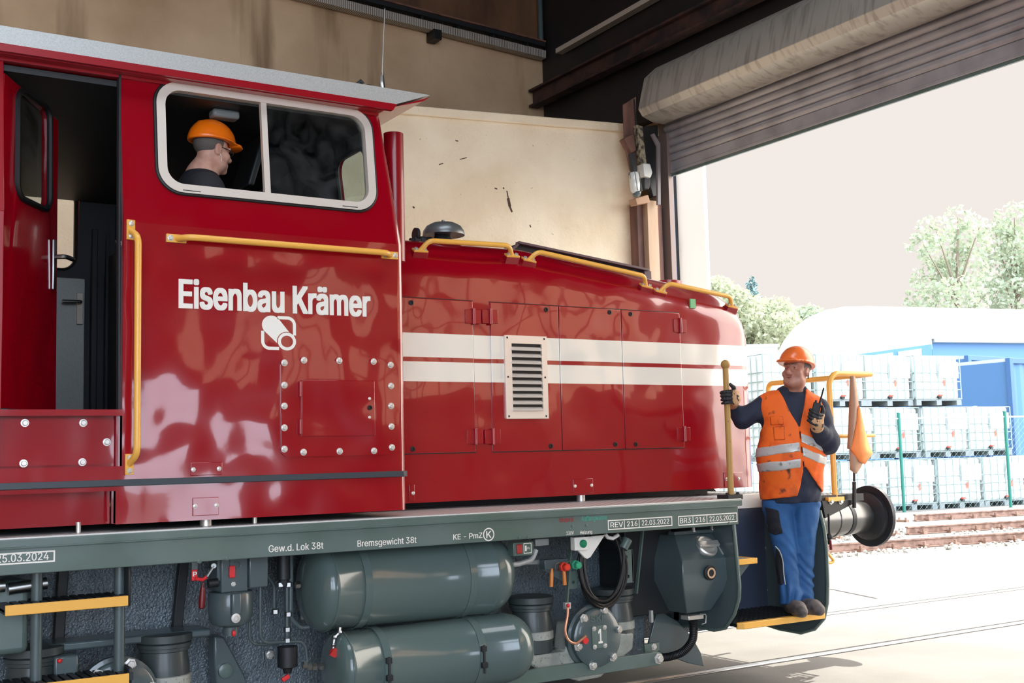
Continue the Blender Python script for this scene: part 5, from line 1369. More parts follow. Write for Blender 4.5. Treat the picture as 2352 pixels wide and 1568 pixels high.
vs_ = torso(SD(), .014)
vs_.half(nk+UP*.03, UP); vs_.half(pel-UP*.062-PR*.0, -np.array(UP)-.10*np.array(PR)*-1)
# arm holes and open V front
vs_.cap(sh_r-PR*.085, sh_r-PR*.03-UP*.11, .085, .08, .015, True); vs_.cap(sh_l+PR*.085, sh_l+PR*.03-UP*.11, .085, .08, .015, True)
vtop_l, vtop_r, vbot = Q(1786, 890, .13), Q(1852, 895, .13), Q(1837, 985, .16)
def side_n(a, b, inside):
    n = (b-a).cross(PN).normalized(); return n if n.dot(inside-a) < 0 else -n
mid_v = (vtop_l+vtop_r+vbot)/3
vs_.wedge([(vtop_l, side_n(vtop_l, vbot, mid_v)), (vtop_r, side_n(vtop_r, vbot, mid_v)), (belly, -np.array(PN))])
vb0 = Q(1849, 1070, .2); vb1, vb2 = Q(1836, 1122, .2), Q(1888, 1128, .2); mid_v = (vb0+vb1+vb2)/3
vs_.wedge([(vb0, side_n(vb0, vb1, mid_v)), (vb0, side_n(vb0, vb2, mid_v)), (belly, -np.array(PN))])
q0, q1 = Q(1835.5, 975, .2), Q(1847, 1080, .2); m0 = (q0+q1)/2
vs_.wedge([(q0-PR*.004, side_n(q0-PR*.004, q1-PR*.004, m0)), (q0+PR*.004, side_n(q0+PR*.004, q1+PR*.004, m0)), (belly, -np.array(PN))])
ves = solid('safety_vest', vs_, .007, M['vest'], per, extra=lambda P, D: D+nzs(P, .003, 30))
def vest_patch(name, px, g, m):
    sd = torso(SD(), g); pts = [Q(*p, .17) for p in px]; c = sum(pts, Vector())/len(pts)
    for i in range(len(pts)):
        a, b = pts[i], pts[(i+1) % len(pts)]; n = (b-a).cross(PN).normalized(); n = n if n.dot(c-a) < 0 else -n; sd.half(a, n)
    sd.half(belly, -np.array(PN)); P_ = np.array([list(p) for p in pts])
    return solid(name, sd, .0055, m, per, lo=P_.min(0)-.13, hi=P_.max(0)+.13, extra=lambda P, D: D+nzs(P, .003, 30))
M['seam'] = mat('vest_seam', srgb(176, 70, 22), .8)
for q in (((1768, 956), (1798, 955), (1799, 975), (1769, 976)), ((1774, 979), (1801, 978), (1804, 1010), (1778, 1011))):
    vest_patch('pocket_seam', q, .0165, M['seam']); vest_patch('vest_pocket', [(lerp(x, sum(p[0] for p in q)/4, .08), lerp(y, sum(p[1] for p in q)/4, .08)) for x, y in q], .0195, M['vest'])
def band(pl, pr, w, keep):
    """reflective band: thin ring of the vest solid between two slanted planes"""
    sd = torso(SD(), .0185); c = (pl+pr)/2; nrm = np.array((pr-pl).cross(PN).normalized()); nrm = nrm if nrm[2] > 0 else -nrm
    sd.half(c+Vector(nrm)*w/2, nrm); sd.half(c-Vector(nrm)*w/2, -nrm); sd.half(Q(*keep[0], .2), np.array(PR)*keep[1])
    vv = [o for o in vs_.ops if o[0] == 'x' or (o[6] and o[0] == 'c')]; sd.ops += vv
    z = min(pl.z, pr.z)
    l = np.array([min(p[i] for p in (sh_r, sh_l, belly)) for i in range(3)])-.25; u = np.array([max(p[i] for p in (sh_r, sh_l, belly)) for i in range(3)])+.25
    l[2] = z-.12; u[2] = max(pl.z, pr.z)+.12
    return solid('reflective_band', sd, .0065, M['tape'], per, lo=l, hi=u, extra=lambda P, D: D+nzs(P, .003, 30))
sp = (1838, 1040)
band(Q(1722, 1042, .15), Q(1838, 1025, .18), .062, (sp, 1)); band(Q(1726, 1076, .15), Q(1838, 1064, .18), .062, (sp, 1))
band(Q(1841, 1005, .18), Q(1886, 1024, .13), .056, ((1841, 1040), -1)); band(Q(1843, 1036, .18), Q(1892, 1057, .13), .056, ((1843, 1040), -1))
tr = SD()
tr.chain([hip_r-UP*.02, kn_r, an_r], [.112, .078, .066], .012); tr.chain([hip_l-UP*.02, kn_l, an_l], [.108, .074, .062], .012)
tr.ell(pel-UP*.03, (.192, .135, .12), LT, .04)
tr.cap(an_r+UP*.05, an_r-UP*.05, .07, .078, .02); tr.cap(an_l+UP*.05, an_l-UP*.04, .066, .072, .02)
tr.half(pel-UP*.085, UP); tr.half(Vector((0, 0, SZ+.075)), -np.array(UP))
def crease(P, D):
    z = P[:, 2]; a = np.clip((SZ+.42-z)/.3, 0, 1)*.008+.0035
    w = (P-np.array(FT))@np.array(PR); return D+a*np.sin(z*48+w*30*np.sin(z*9)+5*np.sin(w*22+z*7))*np.cos(w*14+z*11)
tro = solid('work_trousers', tr, .0085, M['jeans'], per, extra=crease)
# black patches of the trousers: same solid a little larger, cut to the pocket outlines
def patch(name, base, g, cuts, m, h=.007):
    sd = SD(); sd.ops = [(o[0], o[1], o[2], (o[3]+g) if o[0] == 'c' else o[3], (o[4]+g) if o[0] == 'c' else o[4], o[5], o[6]) for o in base.ops if o[0] == 'c']
    pts = cuts; c = sum(pts, Vector())/len(pts)
    for i in range(len(pts)):
        a, b = pts[i], pts[(i+1) % len(pts)]; n = (b-a).cross(PN).normalized(); n = n if n.dot(c-a) < 0 else -n
        sd.half(a, n)
    sd.half(c-PN*.12, -np.array(PN))
    P_ = np.array([list(p) for p in pts]); 
    return solid(name, sd, h, m, per, lo=P_.min(0)-.16, hi=P_.max(0)+.16, extra=crease)
M['patch'] = mat('black_patch', srgb(24, 26, 34), .8)
patch('thigh_pocket', tr, .006, [Q(*p, .1) for p in ((1757, 1164), (1788, 1171), (1798, 1225), (1780, 1230), (1764, 1222))], M['patch'])
patch('knee_patch', tr, .005, [Q(*p, .1) for p in ((1782, 1258), (1790, 1262), (1799, 1290), (1803, 1340), (1785, 1340), (1780, 1300))], M['patch'])
pp = MB(); pp.tube(spline([Q(1781, 1254, .145), Q(1791, 1266, .15), Q(1798, 1288, .15), Q(1800, 1315, .15), Q(1804, 1342, .145)]), .0035, 6); pp.build('piping', M['tape'], per)
# shoes
def shoe(an, toe, n0):
    s = SD(); d = (toe-an); d.z = 0; d.normalize(); g = Vector((an.x, an.y, SZ))
    s.ell(g+UP*.055-d*.015, (.045, .045, .05), None, .02); s.chain([g+UP*.06+d*.02, g+UP*.05+d*.13, g+UP*.042+d*.185], [.05, .052, .042], .02)
    s.cap(g+UP*.08, g+UP*.11, .045, .045, .03); s.half(g+UP*.004, -np.array(UP))
    so = solid('work_shoe', s, .006, M['shoe'], per)
    k = MB()
    for i in range(3): c = g+UP*(.108-.012*i)+d*(.055+.028*i); k.bar(c-PR*.025, c+PR*.025, .008, .006)
    k.build('laces', M['black'], so)
shoe(an_r, an_r+PN*.9+PR*.35, 0); shoe(an_l, an_l+PN*.8+PR*.5, 0)
# right hand closed round the pole
pc = Vector((A.x, yp, 0)) if False else None
GX, GY = gpo.matrix_world.translation.x, yp
pole_x = aY(1679, 1136, 5.80).x
PC = Vector((pole_x, 5.80, aY(1667, 912, 5.80).z))
gl_ = SD(); fg = SD()
def around(ang, r, z): return PC+PR*(r*math.cos(ang))+PN*(r*math.sin(ang))+UP*z
gl_.chain([around(-.5, .055, -.035), around(-.35, .055, .03)], [.026, .026], .02)
gl_.chain([around(.1, .055, -.035), around(.2, .055, .028)], [.022, .022], .02)
gl_.cap(ha_r+PR*.02, around(-.2, .058, -.01), .036, .034, .02)
for i, z in enumerate((.036, .013, -.011, -.034)):
    L_ = (2.75, 3.0, 2.9, 2.5)[i]; r = .0125-.0008*i
    pts = [around(.25+L_*t, .040-.006*t, z-.006*t) for t in np.linspace(0, 1, 6)]
    fg.chain(pts, [r, r, r*.98, r*.95, r*.9, r*.8], .004) if fg.ops else fg.chain(pts, [r]*6, .004)
th = [around(-.1, .05, .035), around(.35, .052, .062), around(.85, .044, .082)]
fg.chain(th, [.015, .014, .011], .006)
gl_.ops += fg.ops[:0]
gv = solid('work_glove', gl_, .0045, M['glove'], per)
solid('glove_fingers', fg, .004, M['gblack'], gv)
# left hand round the radio
RC_ = Q(1872, 950, .235)
hw = SD(); ax_u = (Q(1880, 905, .24)-Q(1867, 962, .235)).normalized(); ax_s = ax_u.cross(PN).normalized(); ax_s = ax_s if ax_s.dot(PR) > 0 else -ax_s
def L3(s, n, u): return RC_+ax_s*s+PN*n+ax_u*u
hw.chain([wr_l, L3(.03, -.02, -.075), L3(.01, .01, -.05)], [.04, .042, .04], .02); hw.chain([L3(.042, -.0, -.06), L3(.045, .0, .0)], [.024, .02], .02)
gv2 = solid('work_glove', hw, .0045, M['glove'], per)
fg = SD()
for i, u in enumerate((.012, -.012, -.036, -.06)):
    r = .0125-.0006*i
    fg.chain([L3(.045, .012, u-.01), L3(.022, .036, u-.012), L3(-.012, .036, u-.004), L3(-.034, .022, u+.006), L3(-.036, .0, u+.008)], [r, r, r, r*.92, r*.8], .004)
fg.chain([L3(.048, .0, -.02), L3(.046, -.0, .03), L3(.036, .012, .058)], [.016, .0145, .011], .006)
solid('glove_fingers', fg, .004, M['gblack'], gv2)
rad_ = thing('walkie_talkie', 'black walkie-talkie with stub antenna held in the gloved hand at the chest', 'radio', RC_)
k = MB(); k.obox(RC_+ax_u*.015, ax_s*.026, PN*.017, ax_u*.062); k.build('radio_body', M['black'], rad_, bevel=.006)
k = MB(); k.tube([L3(.014, 0, .075), L3(.015, 0, .1), L3(.018, 0, .18), L3(.018, 0, .185)], [.008, .0065, .0055, .004], 8); k.build('antenna', M['black'], rad_)
k = MB(); k.cyl(L3(-.012, 0, .075), L3(-.012, 0, .092), .008, .007, 10); k.build('volume_knob', M['dark'], rad_)
# ear piece lead
k = MB(); k.tube([PP2(.084, -.0, -.015), PP2(.087, -.004, -.035), PP2(.08, -.015, -.05)], .0045, 6); k.build('ear_piece', M['black'], per)

# --- the driver at the cab window
DY = 6.12
hc = aY(487, 346, DY)
ya = math.radians(-14); hf = Vector((math.cos(ya), math.sin(ya)*-1, 0))*math.cos(.12)+UP*-math.sin(.12)
hr_ = UP.cross(hf).normalized(); hu = hf.cross(hr_); hu = hu if hu.z > 0 else -hu
AH2 = Matrix((hr_, hf, hu)).transposed()
b2 = SD(); SC2 = .95
PP3, LM3 = head_parts(b2, hc, AH2, SC2)
dnk = hc+Vector((-.06, .0, -.15)); dch = dnk+Vector((-.03, .05, -.30)); dhp = dch+Vector((.0, .05, -.3))
b2.cap(Vector(PP3(0, -.02, -.05)), dnk, .058, .066, .03); b2.chain([dnk, dch, dhp], [.08, .14, .14], .05)
s1, s2 = dnk+Vector((-.03, -.17, -.12)), dnk+Vector((-.03, .19, -.12))
b2.cap(s1, s2, .07, .07, .05)
e1, h1 = s1+Vector((.12, -.0, -.24)), s1+Vector((.36, .10, -.27))
e2_, h2 = s2+Vector((.12, .04, -.24)), s2+Vector((.36, -.02, -.25))
b2.chain([s1, e1, h1], [.05, .042, .03], .03); b2.chain([s2, e2_, h2], [.05, .042, .03], .03)
k1 = dhp+Vector((.42, -.1, .02)); k2 = dhp+Vector((.42, .1, .02))
b2.chain([dhp, k1, k1+Vector((.05, 0, -.4))], [.09, .06, .045], .03); b2.chain([dhp, k2, k2+Vector((.05, 0, -.4))], [.09, .06, .045], .03)
for hnd, sg in ((h1, 1), (h2, -1)):
    b2.cap(hnd, hnd+Vector((.07, 0, -.005)), .03, .028, .015)
    for i in range(4): o = Vector((.075, (i-1.5)*.019, 0)); b2.chain([hnd+o, hnd+o+Vector((.035, 0, -.005)), hnd+o+Vector((.05, 0, -.03))], [.009, .009, .008], .006)
    b2.chain([hnd+Vector((.02, .03*sg, 0)), hnd+Vector((.06, .05*sg, -.01))], [.012, .009], .008)
drv_ = solid('person', b2, .0065, skin_mat('pale_skin', srgb(205, 158, 138), srgb(186, 136, 118)))
tag(drv_, 'driver in orange hard hat and glasses looking ahead inside the cab window', 'person')
OFF[drv_.name] = Vector((0, 0, 0))
PP4 = lambda *a: Vector(PP3(*a))
head_extras(drv_, PP4, LM3, AH2, SC2, mat('deep_orange_hard_hat', srgb(250, 120, 14), .3, coat=.3))
jk = SD(); jk.chain([dnk-UP*.02, dnk-UP*.08], [.075, .09], .04); jk.cap(s1, s2, .095, .095, .08); jk.chain([dnk-UP*.1, dch, dhp+UP*.05], [.12, .17, .16], .08)
jk.chain([s1, e1, h1-Vector((.05, 0, 0))], [.085, .07, .045], .05); jk.chain([s2, e2_, h2-Vector((.05, 0, 0))], [.085, .07, .045], .05)
jk.ell(dnk+UP*.065+Vector((.03, 0, 0)), (.075, .07, .06), None, .01, True)
solid('jacket', jk, .009, mat('black_fleece', srgb(18, 20, 28), .8, bump=(20, .4, .008)), drv_)
tr2 = SD(); tr2.chain([dhp, k1, k1+Vector((.05, 0, -.36))], [.125, .09, .07], .04); tr2.chain([dhp, k2, k2+Vector((.05, 0, -.36))], [.125, .09, .07], .04)
solid('work_trousers', tr2, .011, M['jeans'], drv_)
g = MB()
for sx in (-1, 1): g.tube([PP4(sx*.074, -.01, .012), PP4(sx*.07, .06, .01), PP4(sx*.058, .1, .006)], .0025, 6); g.tube([PP4(sx*.031+.022*math.cos(t), .108, .004+.016*math.sin(t)) for t in np.linspace(0, 2*PI, 16)[:-1]], .002, 6, True)
g.tube([PP4(-.01, .11, .006), PP4(.01, .11, .006)], .002, 6); g.build('glasses', M['dark'], drv_)
g = MB(); g.tube([PP4(-.082, .002, -.02), PP4(-.08, .02, -.06), PP4(-.06, .03, -.10)], .0016, 6); g.build('ear_piece_lead', M['white'], drv_)
# ------------------------------------------------------------------ gate: shutter, box, guide, drive
def aDp(px, py, d): return O+ray(px, py)*d
YG = 9.85
M['shutter'] = mat('shutter_aluminium', srgb(176, 172, 174), .34, .4, bump=(25, .05, .003), var=(3, srgb(152, 148, 150), .45, .7))
zg0 = aX(1535, 402, XG).z
pitch = .086
shut = thing('roller_shutter', 'half raised grey roller shutter with ribbed slats under its sheet metal box', 'shutter', (XG, 6.6, zg0))
mb = MB(); mb.box(XG-.025, GY0, zg0, XG+.02, YG+.04, zg0+.035); mb.box(XG-.018, GY0, zg0+.03, XG+.015, YG+.04, zg0+.135); mb.build('bottom_rail', M['shutter'], shut, bevel=.006)
seal = MB(); seal.box(XG-.012, GY0, zg0-.03, XG+.012, YG+.04, zg0+.002); seal.build('rubber_seal', M['grey'], shut)
for k in range(8):
    z = zg0+.135+k*pitch; prof = []
    for i in range(9):
        t = i/8; prof.append((XG-.004-.028*math.sin(PI*t)**.6, z+pitch*t))
    pl = [Vector((x, GY0, zz)) for x, zz in prof]+[Vector((XG+.01, GY0, z+pitch)), Vector((XG+.01, GY0, z))]
    mb = MB(); mb.prism(pl, (0, YG+.04-GY0, 0)); mb.build('slat', M['shutter'], shut)
BX = [aY(*q, YG) for q in ((1476, 200), (1471, 222), (1465.6, 251.6), (1475, 268), (1500, 282))]
BX = [Vector((8.25, YG, BX[0].z+.25)), Vector((BX[1].x+.06, YG, BX[0].z+.1))]+BX[1:]+[Vector((8.33, YG, BX[-1].z))]
mb = MB(); mb.prism(BX, (0, GY0-YG-1.5, 0)); mb.build('shutter_box', mat('shutter_box_sheet', srgb(206, 200, 188), .36, .45, var=(7, srgb(176, 168, 156), .5, .66, (1, 2.5, .1)), bump=(20, .05, .004)), shut, bevel=.006)
col = MB()
def colbox(mb, p0, p1, y0, y1, zt_):
    a, b = aY(p0, 560, y0), aY(p1, 560, y0); mb.box(a.x, y0, 0, b.x, y1, zt_)
zc1 = aY(1500, 468, 9.9).z
colbox(col, 1466, 1491, 9.92, 10.05, zc1); colbox(col, 1513, 1523, 9.9, 10.05, zc1)
M['oxide'] = mat('red_oxide_steel', srgb(122, 84, 70), .7, var=(6, srgb(84, 58, 50), .45, .65, (1, 1, .25)))
struct('column_gate', col, M['oxide'], bevel=.004)
c2 = MB(); colbox(c2, 1490, 1514, 9.84, 9.95, zc1+.02); struct('trim_column_face', c2, mat('tan_painted_timber', srgb(196, 166, 138), .7, var=(3, srgb(176, 146, 118), .4, .6, (1, 1, .2))), bevel=.004)
gd = MB(); a, b = aX(1517, 560, XG-.06), aX(1541, 560, XG-.06); gd.box(XG-.06, b.y, 0, XG+.01, a.y, aX(1517, 310, XG-.06).z)
gd.box(XG+.01, 9.90, 0, XG+.05, 10.03, 5.4)
gdo = gd.build('guide_rail', mat('guide_rail_grey', srgb(128, 112, 104), .5, .3), shut, bevel=.003)
gd = MB(); gd.box(XG+.05, 9.885, 0, XG+.075, 9.93, zg0+.3); gd.build('guide_brush', mat('blue_brush', srgb(60, 110, 160), .6), shut)
# door drive and lamp
drv = thing('shutter_drive', 'greasy shutter drive with brown mounting plate and chain beside the gate column', 'drive', (7.95, 9.8, 4.2))
def quad(mb, pts, y, d=.02): mb.prism([aY(*q, y) for q in pts], (0, d, 0))
mb = MB(); quad(mb, ((1432, 240), (1461, 222), (1462, 290), (1464, 390), (1448, 392), (1435, 330)), 9.80); mb.build('mounting_plate', M['oxide'], drv, bevel=.004)
mb = MB(); quad(mb, ((1434, 318), (1456, 305), (1462, 345), (1452, 350)), 9.74, .1); mb.build('bent_cover', M['oxide'], drv, bevel=.01)
mb = MB(); quad(mb, ((1462, 286), (1476, 290), (1488, 400), (1476, 402)), 9.7, .06); mb.build('torque_arm', mat('greasy_steel', srgb(150, 140, 116), .5, .3, var=(20, srgb(60, 54, 46), .45, .6)), drv, bevel=.004)
mb = MB(); quad(mb, ((1478, 374), (1494, 376), (1499, 396), (1495, 408), (1480, 404)), 9.66, .12); mb.build('gear_housing', mat('light_grey_cast', srgb(206, 206, 200), .4, .3), drv, bevel=.01)
mb = MB(); quad(mb, ((1480, 404), (1495, 408), (1492, 434), (1480, 434)), 9.7, .1); mb.build('motor', M['dark'], drv, bevel=.01)
mb = MB(); quad(mb, ((1464, 292), (1512, 286), (1513, 450), (1500, 452), (1484, 400), (1474, 330)), 9.86, .08); mb.build('dark_casing', M['black'], drv, bevel=.01)
mb = MB(); quad(mb, ((1497, 308), (1503, 306), (1517, 330), (1518, 470), (1511, 470), (1510, 335)), 9.76, .03); mb.build('cable_duct', mat('duct_grey', srgb(112, 104, 104), .5), drv, bevel=.003)
mb = MB()
for k in range(14):
    p = aY(1456.5+.35*k, 230+4.5*k, 9.72); mb.sph(p, .014, 6)
mb.build('chain', M['dark'], drv)
mb = MB(); quad(mb, ((1459, 455), (1489, 447), (1494, 464), (1464, 470)), 9.74, .12); mb.build('support_block', mat('timber_block', srgb(176, 140, 112), .8), drv, bevel=.006)
lampt = thing('caged_lamp', 'small wall lamp with glass dome hanging beneath the shutter drive', 'lamp', (7.9, 9.66, 3.9))
p0, p1 = aY(1450, 352, 9.68), aY(1456, 396, 9.68); q = aY(1463, 440, 9.68); e = aY(1460, 450, 9.68)
mb = MB(); mb.bar(p0, p1, .05, .06, (0, 1, 0)); mb.build('lamp_bracket', M['dark'], lampt, bevel=.004)
mb = MB(); mb.lathe([(.04, 0), (.055, .03), (.056, .14), (.05, .2), (.02, .24)], p1, e-p1, 18); mb.build('lamp_glass', mat('lamp_glass', srgb(214, 214, 206), .15, coat=.5), lampt)
mb = MB()
for i in range(6):
    a = PI/3*i; mb.tube([p1+Vector((.06*math.cos(a), .06*math.sin(a), 0)), q+Vector((.06*math.cos(a), .06*math.sin(a), 0))], .004, 5)
mb.lathe([(.045, 0), (.05, .02), (.03, .06)], q, e-q, 14); mb.build('lamp_cage', M['grey2'], lampt)
# cable tray round the upper walls
t0, t1 = aY(740, 2, WY-.1), aY(1265, 133, WY-.1)
M['tray'] = mat('perforated_tray', srgb(186, 178, 166), .55, .2)
def tray_mat():
    m = M['tray']; nt = m.node_tree; N = nt.nodes; L = nt.links; p = N['Principled BSDF']
    tc = N.new('ShaderNodeTexCoord'); w = N.new('ShaderNodeTexWave'); w.inputs['Scale'].default_value = 13; w.wave_type = 'BANDS'; w.bands_direction = 'X'
    L.new(tc.outputs['Object'], w.inputs['Vector']); g = N.new('ShaderNodeMath'); g.operation = 'GREATER_THAN'; g.inputs[1].default_value = .8; L.new(w.outputs['Fac'], g.inputs[0])
    mx = N.new('ShaderNodeMix'); mx.data_type = 'RGBA'; L.new(g.outputs[0], mx.inputs[0]); mx.inputs[6].default_value = p.inputs[0].default_value; mx.inputs[7].default_value = (.03, .025, .02, 1); L.new(mx.outputs[2], p.inputs[0])
tray_mat()
d_ = (t1-t0); d_.y = 0; du_ = d_.normalized(); A0 = t0-du_*9
tr_ = thing('cable_tray', 'long perforated cable tray fixed high on the brown back wall', 'cable tray', (A0+t1)*.5)
A0.y = t1.y = WY-.11; t1 = t1-du_*.12
mb = MB(); mb.bar(A0, t1, .12, .1); mb.build('tray', M['tray'], tr_, bevel=.003)
up_ = Vector((0, 0, 1))
mb = MB(); mb.bar(A0+up_*.13, t1+up_*.13, .1, .05); mb.build('upper_channel', M['dark'], tr_)
mb = MB(); mb.bar(A0+up_*.17, t1+up_*.17, .13, .02); mb.build('top_ledge', M['oxide'], tr_)
for k in range(24):
    p = A0.lerp(t1, (k+.5)/24); m2 = MB(); m2.box(p.x-.015, WY-.13, p.z+.05, p.x+.015, WY-.012, p.z+.16); m2.build('tray_clip', M['dark'], tr_)
mb = MB(); p = aY(1000, 70, WY-.15); mb.box(p.x-.05, WY-.2, p.z-.12, p.x+.06, WY-.012, p.z); mb.build('junction_box', M['black'], tr_, bevel=.004)
u0, u1 = aX(1290, 120, XG-.16), aX(1482, 12, XG-.16)
t2 = thing('cable_tray', 'short cable tray rising across the dark wall above the gate', 'cable tray', (u0+u1)*.5)
u0.x = u1.x = XG-.2
mb = MB(); mb.bar(u0, u0+(u1-u0)*2.2, .06, .1, (1, 0, 0)); mb.build('tray', M['tray'], t2)
cpipe = MB(); cpipe.cyl((XG-.18, WY-.09, aY(1270, 98, WY-.1).z), (XG-.18, WY-.09, WZ-.1), .035)
tag(cpipe.build('conduit_pipe', M['grey2'], None), 'upright grey conduit pipe in the dark corner above the back wall', 'pipe')
up = MB(); up.prism([(A0.x-.0, WY-.04, A0.z+.19), (t1.x, WY-.04, t1.z+.19), (t1.x, WY-.04, WZ), (A0.x, WY-.04, WZ)], (0, .035, 0)); struct('trim_upper_cladding', up, mat('brown_wall_cladding', srgb(120, 84, 56), .8, var=(2, srgb(80, 54, 38), .4, .65, (1, 1, .3))), smooth=False)
b = MB(); p0, p1 = aX(1345, 150, XG-.3), aX(1470, 75, XG-.3); b.bar(Vector((XG-.3, WY-.05, p0.z)), Vector((XG-.3, -2, p0.z)), .14, .03, (0, 0, 1)); b.bar(Vector((XG-.3, WY-.05, p0.z-.2)), Vector((XG-.3, -2, p0.z-.2)), .14, .03); b.box(XG-.305, -2, p0.z-.2, XG-.295, WY-.05, p0.z)
struct('beam_crane_rail', b, mat('rusty_beam', srgb(64, 40, 34), .7, var=(5, srgb(28, 22, 24), .4, .6)), bevel=.004)

# ------------------------------------------------------------------ the yard outside
zr = .155
Ra, Rb = aZ(1925, 1246, zr), aZ(2352, 1219, zr)
yd_ = (Rb-Ra); yd_.z = 0; yd_.normalize()
yn_ = Vector((-yd_.y, yd_.x, 0))
M['rust'] = mat('rusty_rail', srgb(146, 116, 100), .7, var=(8, srgb(112, 84, 70), .4, .6))
M['railtop'] = mat('rail_running_face', srgb(214, 208, 202), .3, .6)
Bp = aZ(2200, 1201.5, zr); Cp = aZ(2200, 1175, zr)
labs = ['the nearest of the rails on the pale ballast outside the gate', 'the middle one of the rails on the ballast outside the gate', 'the farthest rail outside, running at the foot of the mesh fence']
for P, l in zip((Ra, Bp, Cp), labs):
    a = P-yd_*1.2; b = P+yd_*30; mb = MB()
    mb.bar(a-Vector((0, 0, .015)), b-Vector((0, 0, .015)), .07, .04); r = None
    w2 = MB(); w2.bar(a-Vector((0, 0, .08)), b-Vector((0, 0, .08)), .018, .1); w2.bar(a-Vector((0, 0, .14)), b-Vector((0, 0, .14)), .13, .02)
    w2.bar(a-Vector((0, 0, .02)), b-Vector((0, 0, .02)), .072, .028)
    c = (a+b)/2
    t = thing('rail', l, 'rail', (c.x, c.y, 0), 'yard rails')
    w2.build('rail_web', M['rust'], t, bevel=.004)
    h = MB(); h.bar(a+Vector((0, 0, -.003)), b+Vector((0, 0, -.003)), .066, .008); h.build('running_face', M['railtop'], t)
    for k in range(26):
        q = P+yd_*(-4+k*.62); f = MB(); q = Vector((q.x, q.y, .05))
        for sgn in (-1, 1): f.cyl(q+yn_*sgn*.1, q+yn_*sgn*.1+Vector((0, 0, .05)), .025, .02, 8)
        f.box(q.x-.05, q.y-.13, .0, q.x+.05, q.y+.13, .05); f.build('rail_fastener', M['rust'], t)
# ballast stones
NS = 5200
RO = [0, (Bp-Ra).dot(yn_), (Cp-Ra).dot(yn_)]
vs, fs = [], []
base = np.array([(1,0,0),(-1,0,0),(0,1,0),(0,-1,0),(0,0,1),(0,0,-1)], float)
oct_f = [(0,2,4),(2,1,4),(1,3,4),(3,0,4),(2,0,5),(1,2,5),(3,1,5),(0,3,5)]
for i in range(NS):
    s = rng.uniform(-2, 20); t = rng.uniform(-.62, 3.4)
    if t > .2 and rng.random() < .4: continue
    if any(abs(t-o_) < .19 for o_ in RO): continue
    c = Ra+yd_*s+yn_*t; sz = rng.uniform(.02, .05); z = rng.uniform(.0, .03)
    Rm = np.linalg.qr(rng.normal(size=(3, 3)))[0]
    pts = (base*rng.uniform(.6, 1.2, (6, 1))*sz) @ Rm + np.array([c.x, c.y, z])
    b = len(vs); vs.extend(map(tuple, pts)); fs.extend([tuple(b+j for j in f) for f in oct_f])
mb = MB(); mb.add(vs, fs); bal = mb.build('ballast', mat('ballast_stone', srgb(196, 190, 180), .85, var=(11, srgb(150, 146, 138), .4, .6)), None, smooth=False)
bal['kind'] = 'stuff'; bal['label'] = 'pale ballast stones along the yard rails'; bal['category'] = 'gravel'
js = MB(); a, b = aZ(1905, 1352, 0), aZ(2012, 1374, 0); js.bar(a, b, .03, .004)
struct('trim_floor_joint', js, M['dark'])
# fence
F1, F2 = aZ(2077, 1176, 0), aZ(2322, 1165, 0)
fd = F2-F1; sp_ = fd.length; fd.normalize(); fn_ = Vector((-fd.y, fd.x, 0))
fh = aP(2063, 950, F1, fn_).z
fence = thing('mesh_fence', 'green wire mesh fence with slim posts standing before the white liquid containers', 'fence', F1)
M['green'] = mat('fence_green', srgb(30, 110, 96), .5)
for k in range(-3, 3):
    p = F1+fd*sp_*k; mb = MB(); mb.cyl(p, p+Vector((0, 0, fh)), .04, .04, 12); mb.lathe([(.044, 0), (.044, .02), (.01, .05)], p+Vector((0, 0, fh)), (0, 0, 1), 12); mb.build('post', M['green'], fence)
a, b = F1-fd*sp_*3, F1+fd*sp_*2
mb = MB(); mb.cyl(a+Vector((0, 0, fh-.12)), b+Vector((0, 0, fh-.12)), .022, .022, 8); mb.build('top_rail', M['galv'], fence)
mb = MB(); L_ = (b-a).length; hh_ = fh-.18; n_ = int(L_/.16)
for k in range(-int(hh_/.16), n_):
    for sg in (0, 1):
        x0, x1 = k*.16, k*.16+hh_
        za, zb2 = .05, .05+hh_
        if x0 < 0: za += -x0; x0 = 0
        if x1 > L_: zb2 -= x1-L_; x1 = L_
        if x1-x0 < .05: continue
        if sg: p, q = a+fd*(L_-x0)+Vector((0, 0, za)), a+fd*(L_-x1)+Vector((0, 0, zb2))
        else: p, q = a+fd*x0+Vector((0, 0, za)), a+fd*x1+Vector((0, 0, zb2))
        mb.tube([p, q], .002, 3)
mb.build('wire_mesh', mat('wire_green', srgb(150, 180, 174), .5), fence, smooth=False)
